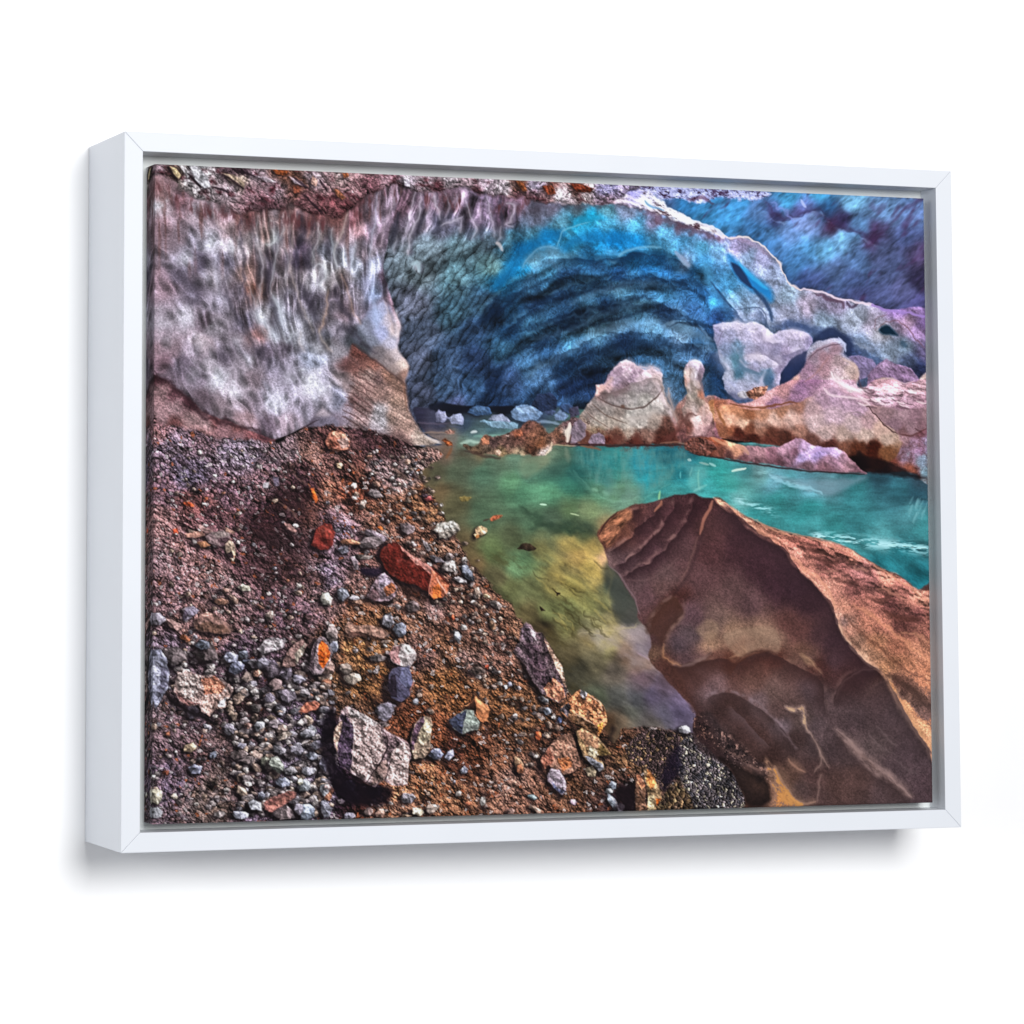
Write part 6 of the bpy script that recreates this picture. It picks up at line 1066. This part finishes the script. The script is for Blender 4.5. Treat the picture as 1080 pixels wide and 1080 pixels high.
# the stretched edge rolls over gently
ed = np.minimum(np.minimum(gx+CX2, CX2-gx), np.minimum(CZT-gz, gz-CZB))
gy = FRONT+.0016*np.exp(-ed/.0012)
K = 42; dep = np.linspace(0, 1, K); y0 = FRONT+.0016; y1 = BOARD-.0005
parts = [sheet(gx, gz, gy, ink, False)]
a, b = np.meshgrid(dep, ez); parts.append(sheet(np.full(a.shape, -CX2), b, y0+(y1-y0)*a, ink[:, :K], True))
parts.append(sheet(np.full(a.shape, CX2), b, y0+(y1-y0)*a, ink[:, ::-1][:, :K], False))
a, b = np.meshgrid(ex, dep); parts.append(sheet(a, np.full(a.shape, CZT), y0+(y1-y0)*b, ink[:K], True))
parts.append(sheet(a, np.full(a.shape, CZB), y0+(y1-y0)*b, ink[::-1][:K], False))
V = []; F = []; Cc = []; off = 0
for P, c, flip in parts:
    h, w = P.shape[:2]
    i = (np.arange(h*w).reshape(h, w)+off)
    q = np.stack([i[:-1, :-1], i[1:, :-1], i[1:, 1:], i[:-1, 1:]], -1).reshape(-1, 4)
    if flip: q = q[:, ::-1]
    V.append(P.reshape(-1, 3)); F.append(q); Cc.append(c.reshape(-1, 3)); off += h*w
V = np.concatenate(V); F = np.concatenate(F).astype(np.int32); Cc = np.concatenate(Cc)
me = bpy.data.meshes.new('canvas')
me.vertices.add(len(V)); me.vertices.foreach_set('co', V.ravel())
me.loops.add(F.size); me.loops.foreach_set('vertex_index', F.ravel())
me.polygons.add(len(F)); me.polygons.foreach_set('loop_start', np.arange(0, F.size, 4, dtype=np.int32))
me.update(calc_edges=True)
at = me.color_attributes.new('ink', 'FLOAT_COLOR', 'POINT')
at.data.foreach_set('color', np.concatenate([Cc, np.ones((len(Cc), 1), np.float32)], 1).astype(np.float32).ravel())
m = bpy.data.materials.new('printed_canvas'); m.use_nodes = True
nt = m.node_tree; bs = nt.nodes['Principled BSDF']
bs.inputs['Roughness'].default_value = .75; bs.inputs['Specular IOR Level'].default_value = .08
an = nt.nodes.new('ShaderNodeAttribute'); an.attribute_name = 'ink'
tc = nt.nodes.new('ShaderNodeTexCoord'); nz = nt.nodes.new('ShaderNodeTexNoise'); nz.inputs['Scale'].default_value = 900
nt.links.new(tc.outputs['Object'], nz.inputs['Vector'])
mr = nt.nodes.new('ShaderNodeMapRange'); mr.inputs['To Min'].default_value = .94; mr.inputs['To Max'].default_value = 1.06
nt.links.new(nz.outputs['Fac'], mr.inputs['Value'])
vm = nt.nodes.new('ShaderNodeVectorMath'); vm.operation = 'SCALE'
nt.links.new(an.outputs['Color'], vm.inputs[0]); nt.links.new(mr.outputs['Result'], vm.inputs['Scale'])
nt.links.new(vm.outputs['Vector'], bs.inputs['Base Color'])
link('canvas', me, m, root)

# light: bright even room light and one big soft lamp high on the right
world = bpy.data.worlds.new('World'); scene.world = world; world.use_nodes = True
bg = world.node_tree.nodes['Background']; bg.inputs['Color'].default_value = (.93, .94, 1, 1); bg.inputs['Strength'].default_value = .30
def lamp(name, loc, size, power, colr=(1, 1, 1), target=(0, 0, 0)):
    l = bpy.data.lights.new(name, 'AREA'); l.shape = 'DISK'; l.size = size; l.energy = power; l.color = colr
    o = bpy.data.objects.new(name, l); col.objects.link(o); o.location = loc
    o.rotation_euler = (Vector(target)-Vector(loc)).to_track_quat('-Z', 'Y').to_euler(); return o
lamp('softbox_lamp', (.12, -5.4, 1.3), 2.1, 262)
lamp('fill_lamp', (-6.0, -3.6, .6), 3.0, 95, (.93, .97, 1))

# camera (a shift lens, as the verticals of the photograph show)
cd = bpy.data.cameras.new('camera'); cam = bpy.data.objects.new('camera', cd); col.objects.link(cam); scene.camera = cam
Rm = CAM_R
cam.matrix_world = Matrix.Translation(Vector(CAM_C)) @ Matrix(((Rm[0][0], -Rm[1][0], -Rm[2][0]), (Rm[0][1], -Rm[1][1], -Rm[2][1]), (Rm[0][2], -Rm[1][2], -Rm[2][2]))).to_4x4()
cd.sensor_width = 36; cd.lens = CAM_F/1080*36
cd.shift_x = -(CAM_X-540)/1080; cd.shift_y = (CAM_Y-540)/1080
cd.clip_start = .05; cd.clip_end = 100
scene.view_settings.view_transform = 'Standard'; scene.view_settings.look = 'None'; scene.view_settings.exposure = 0
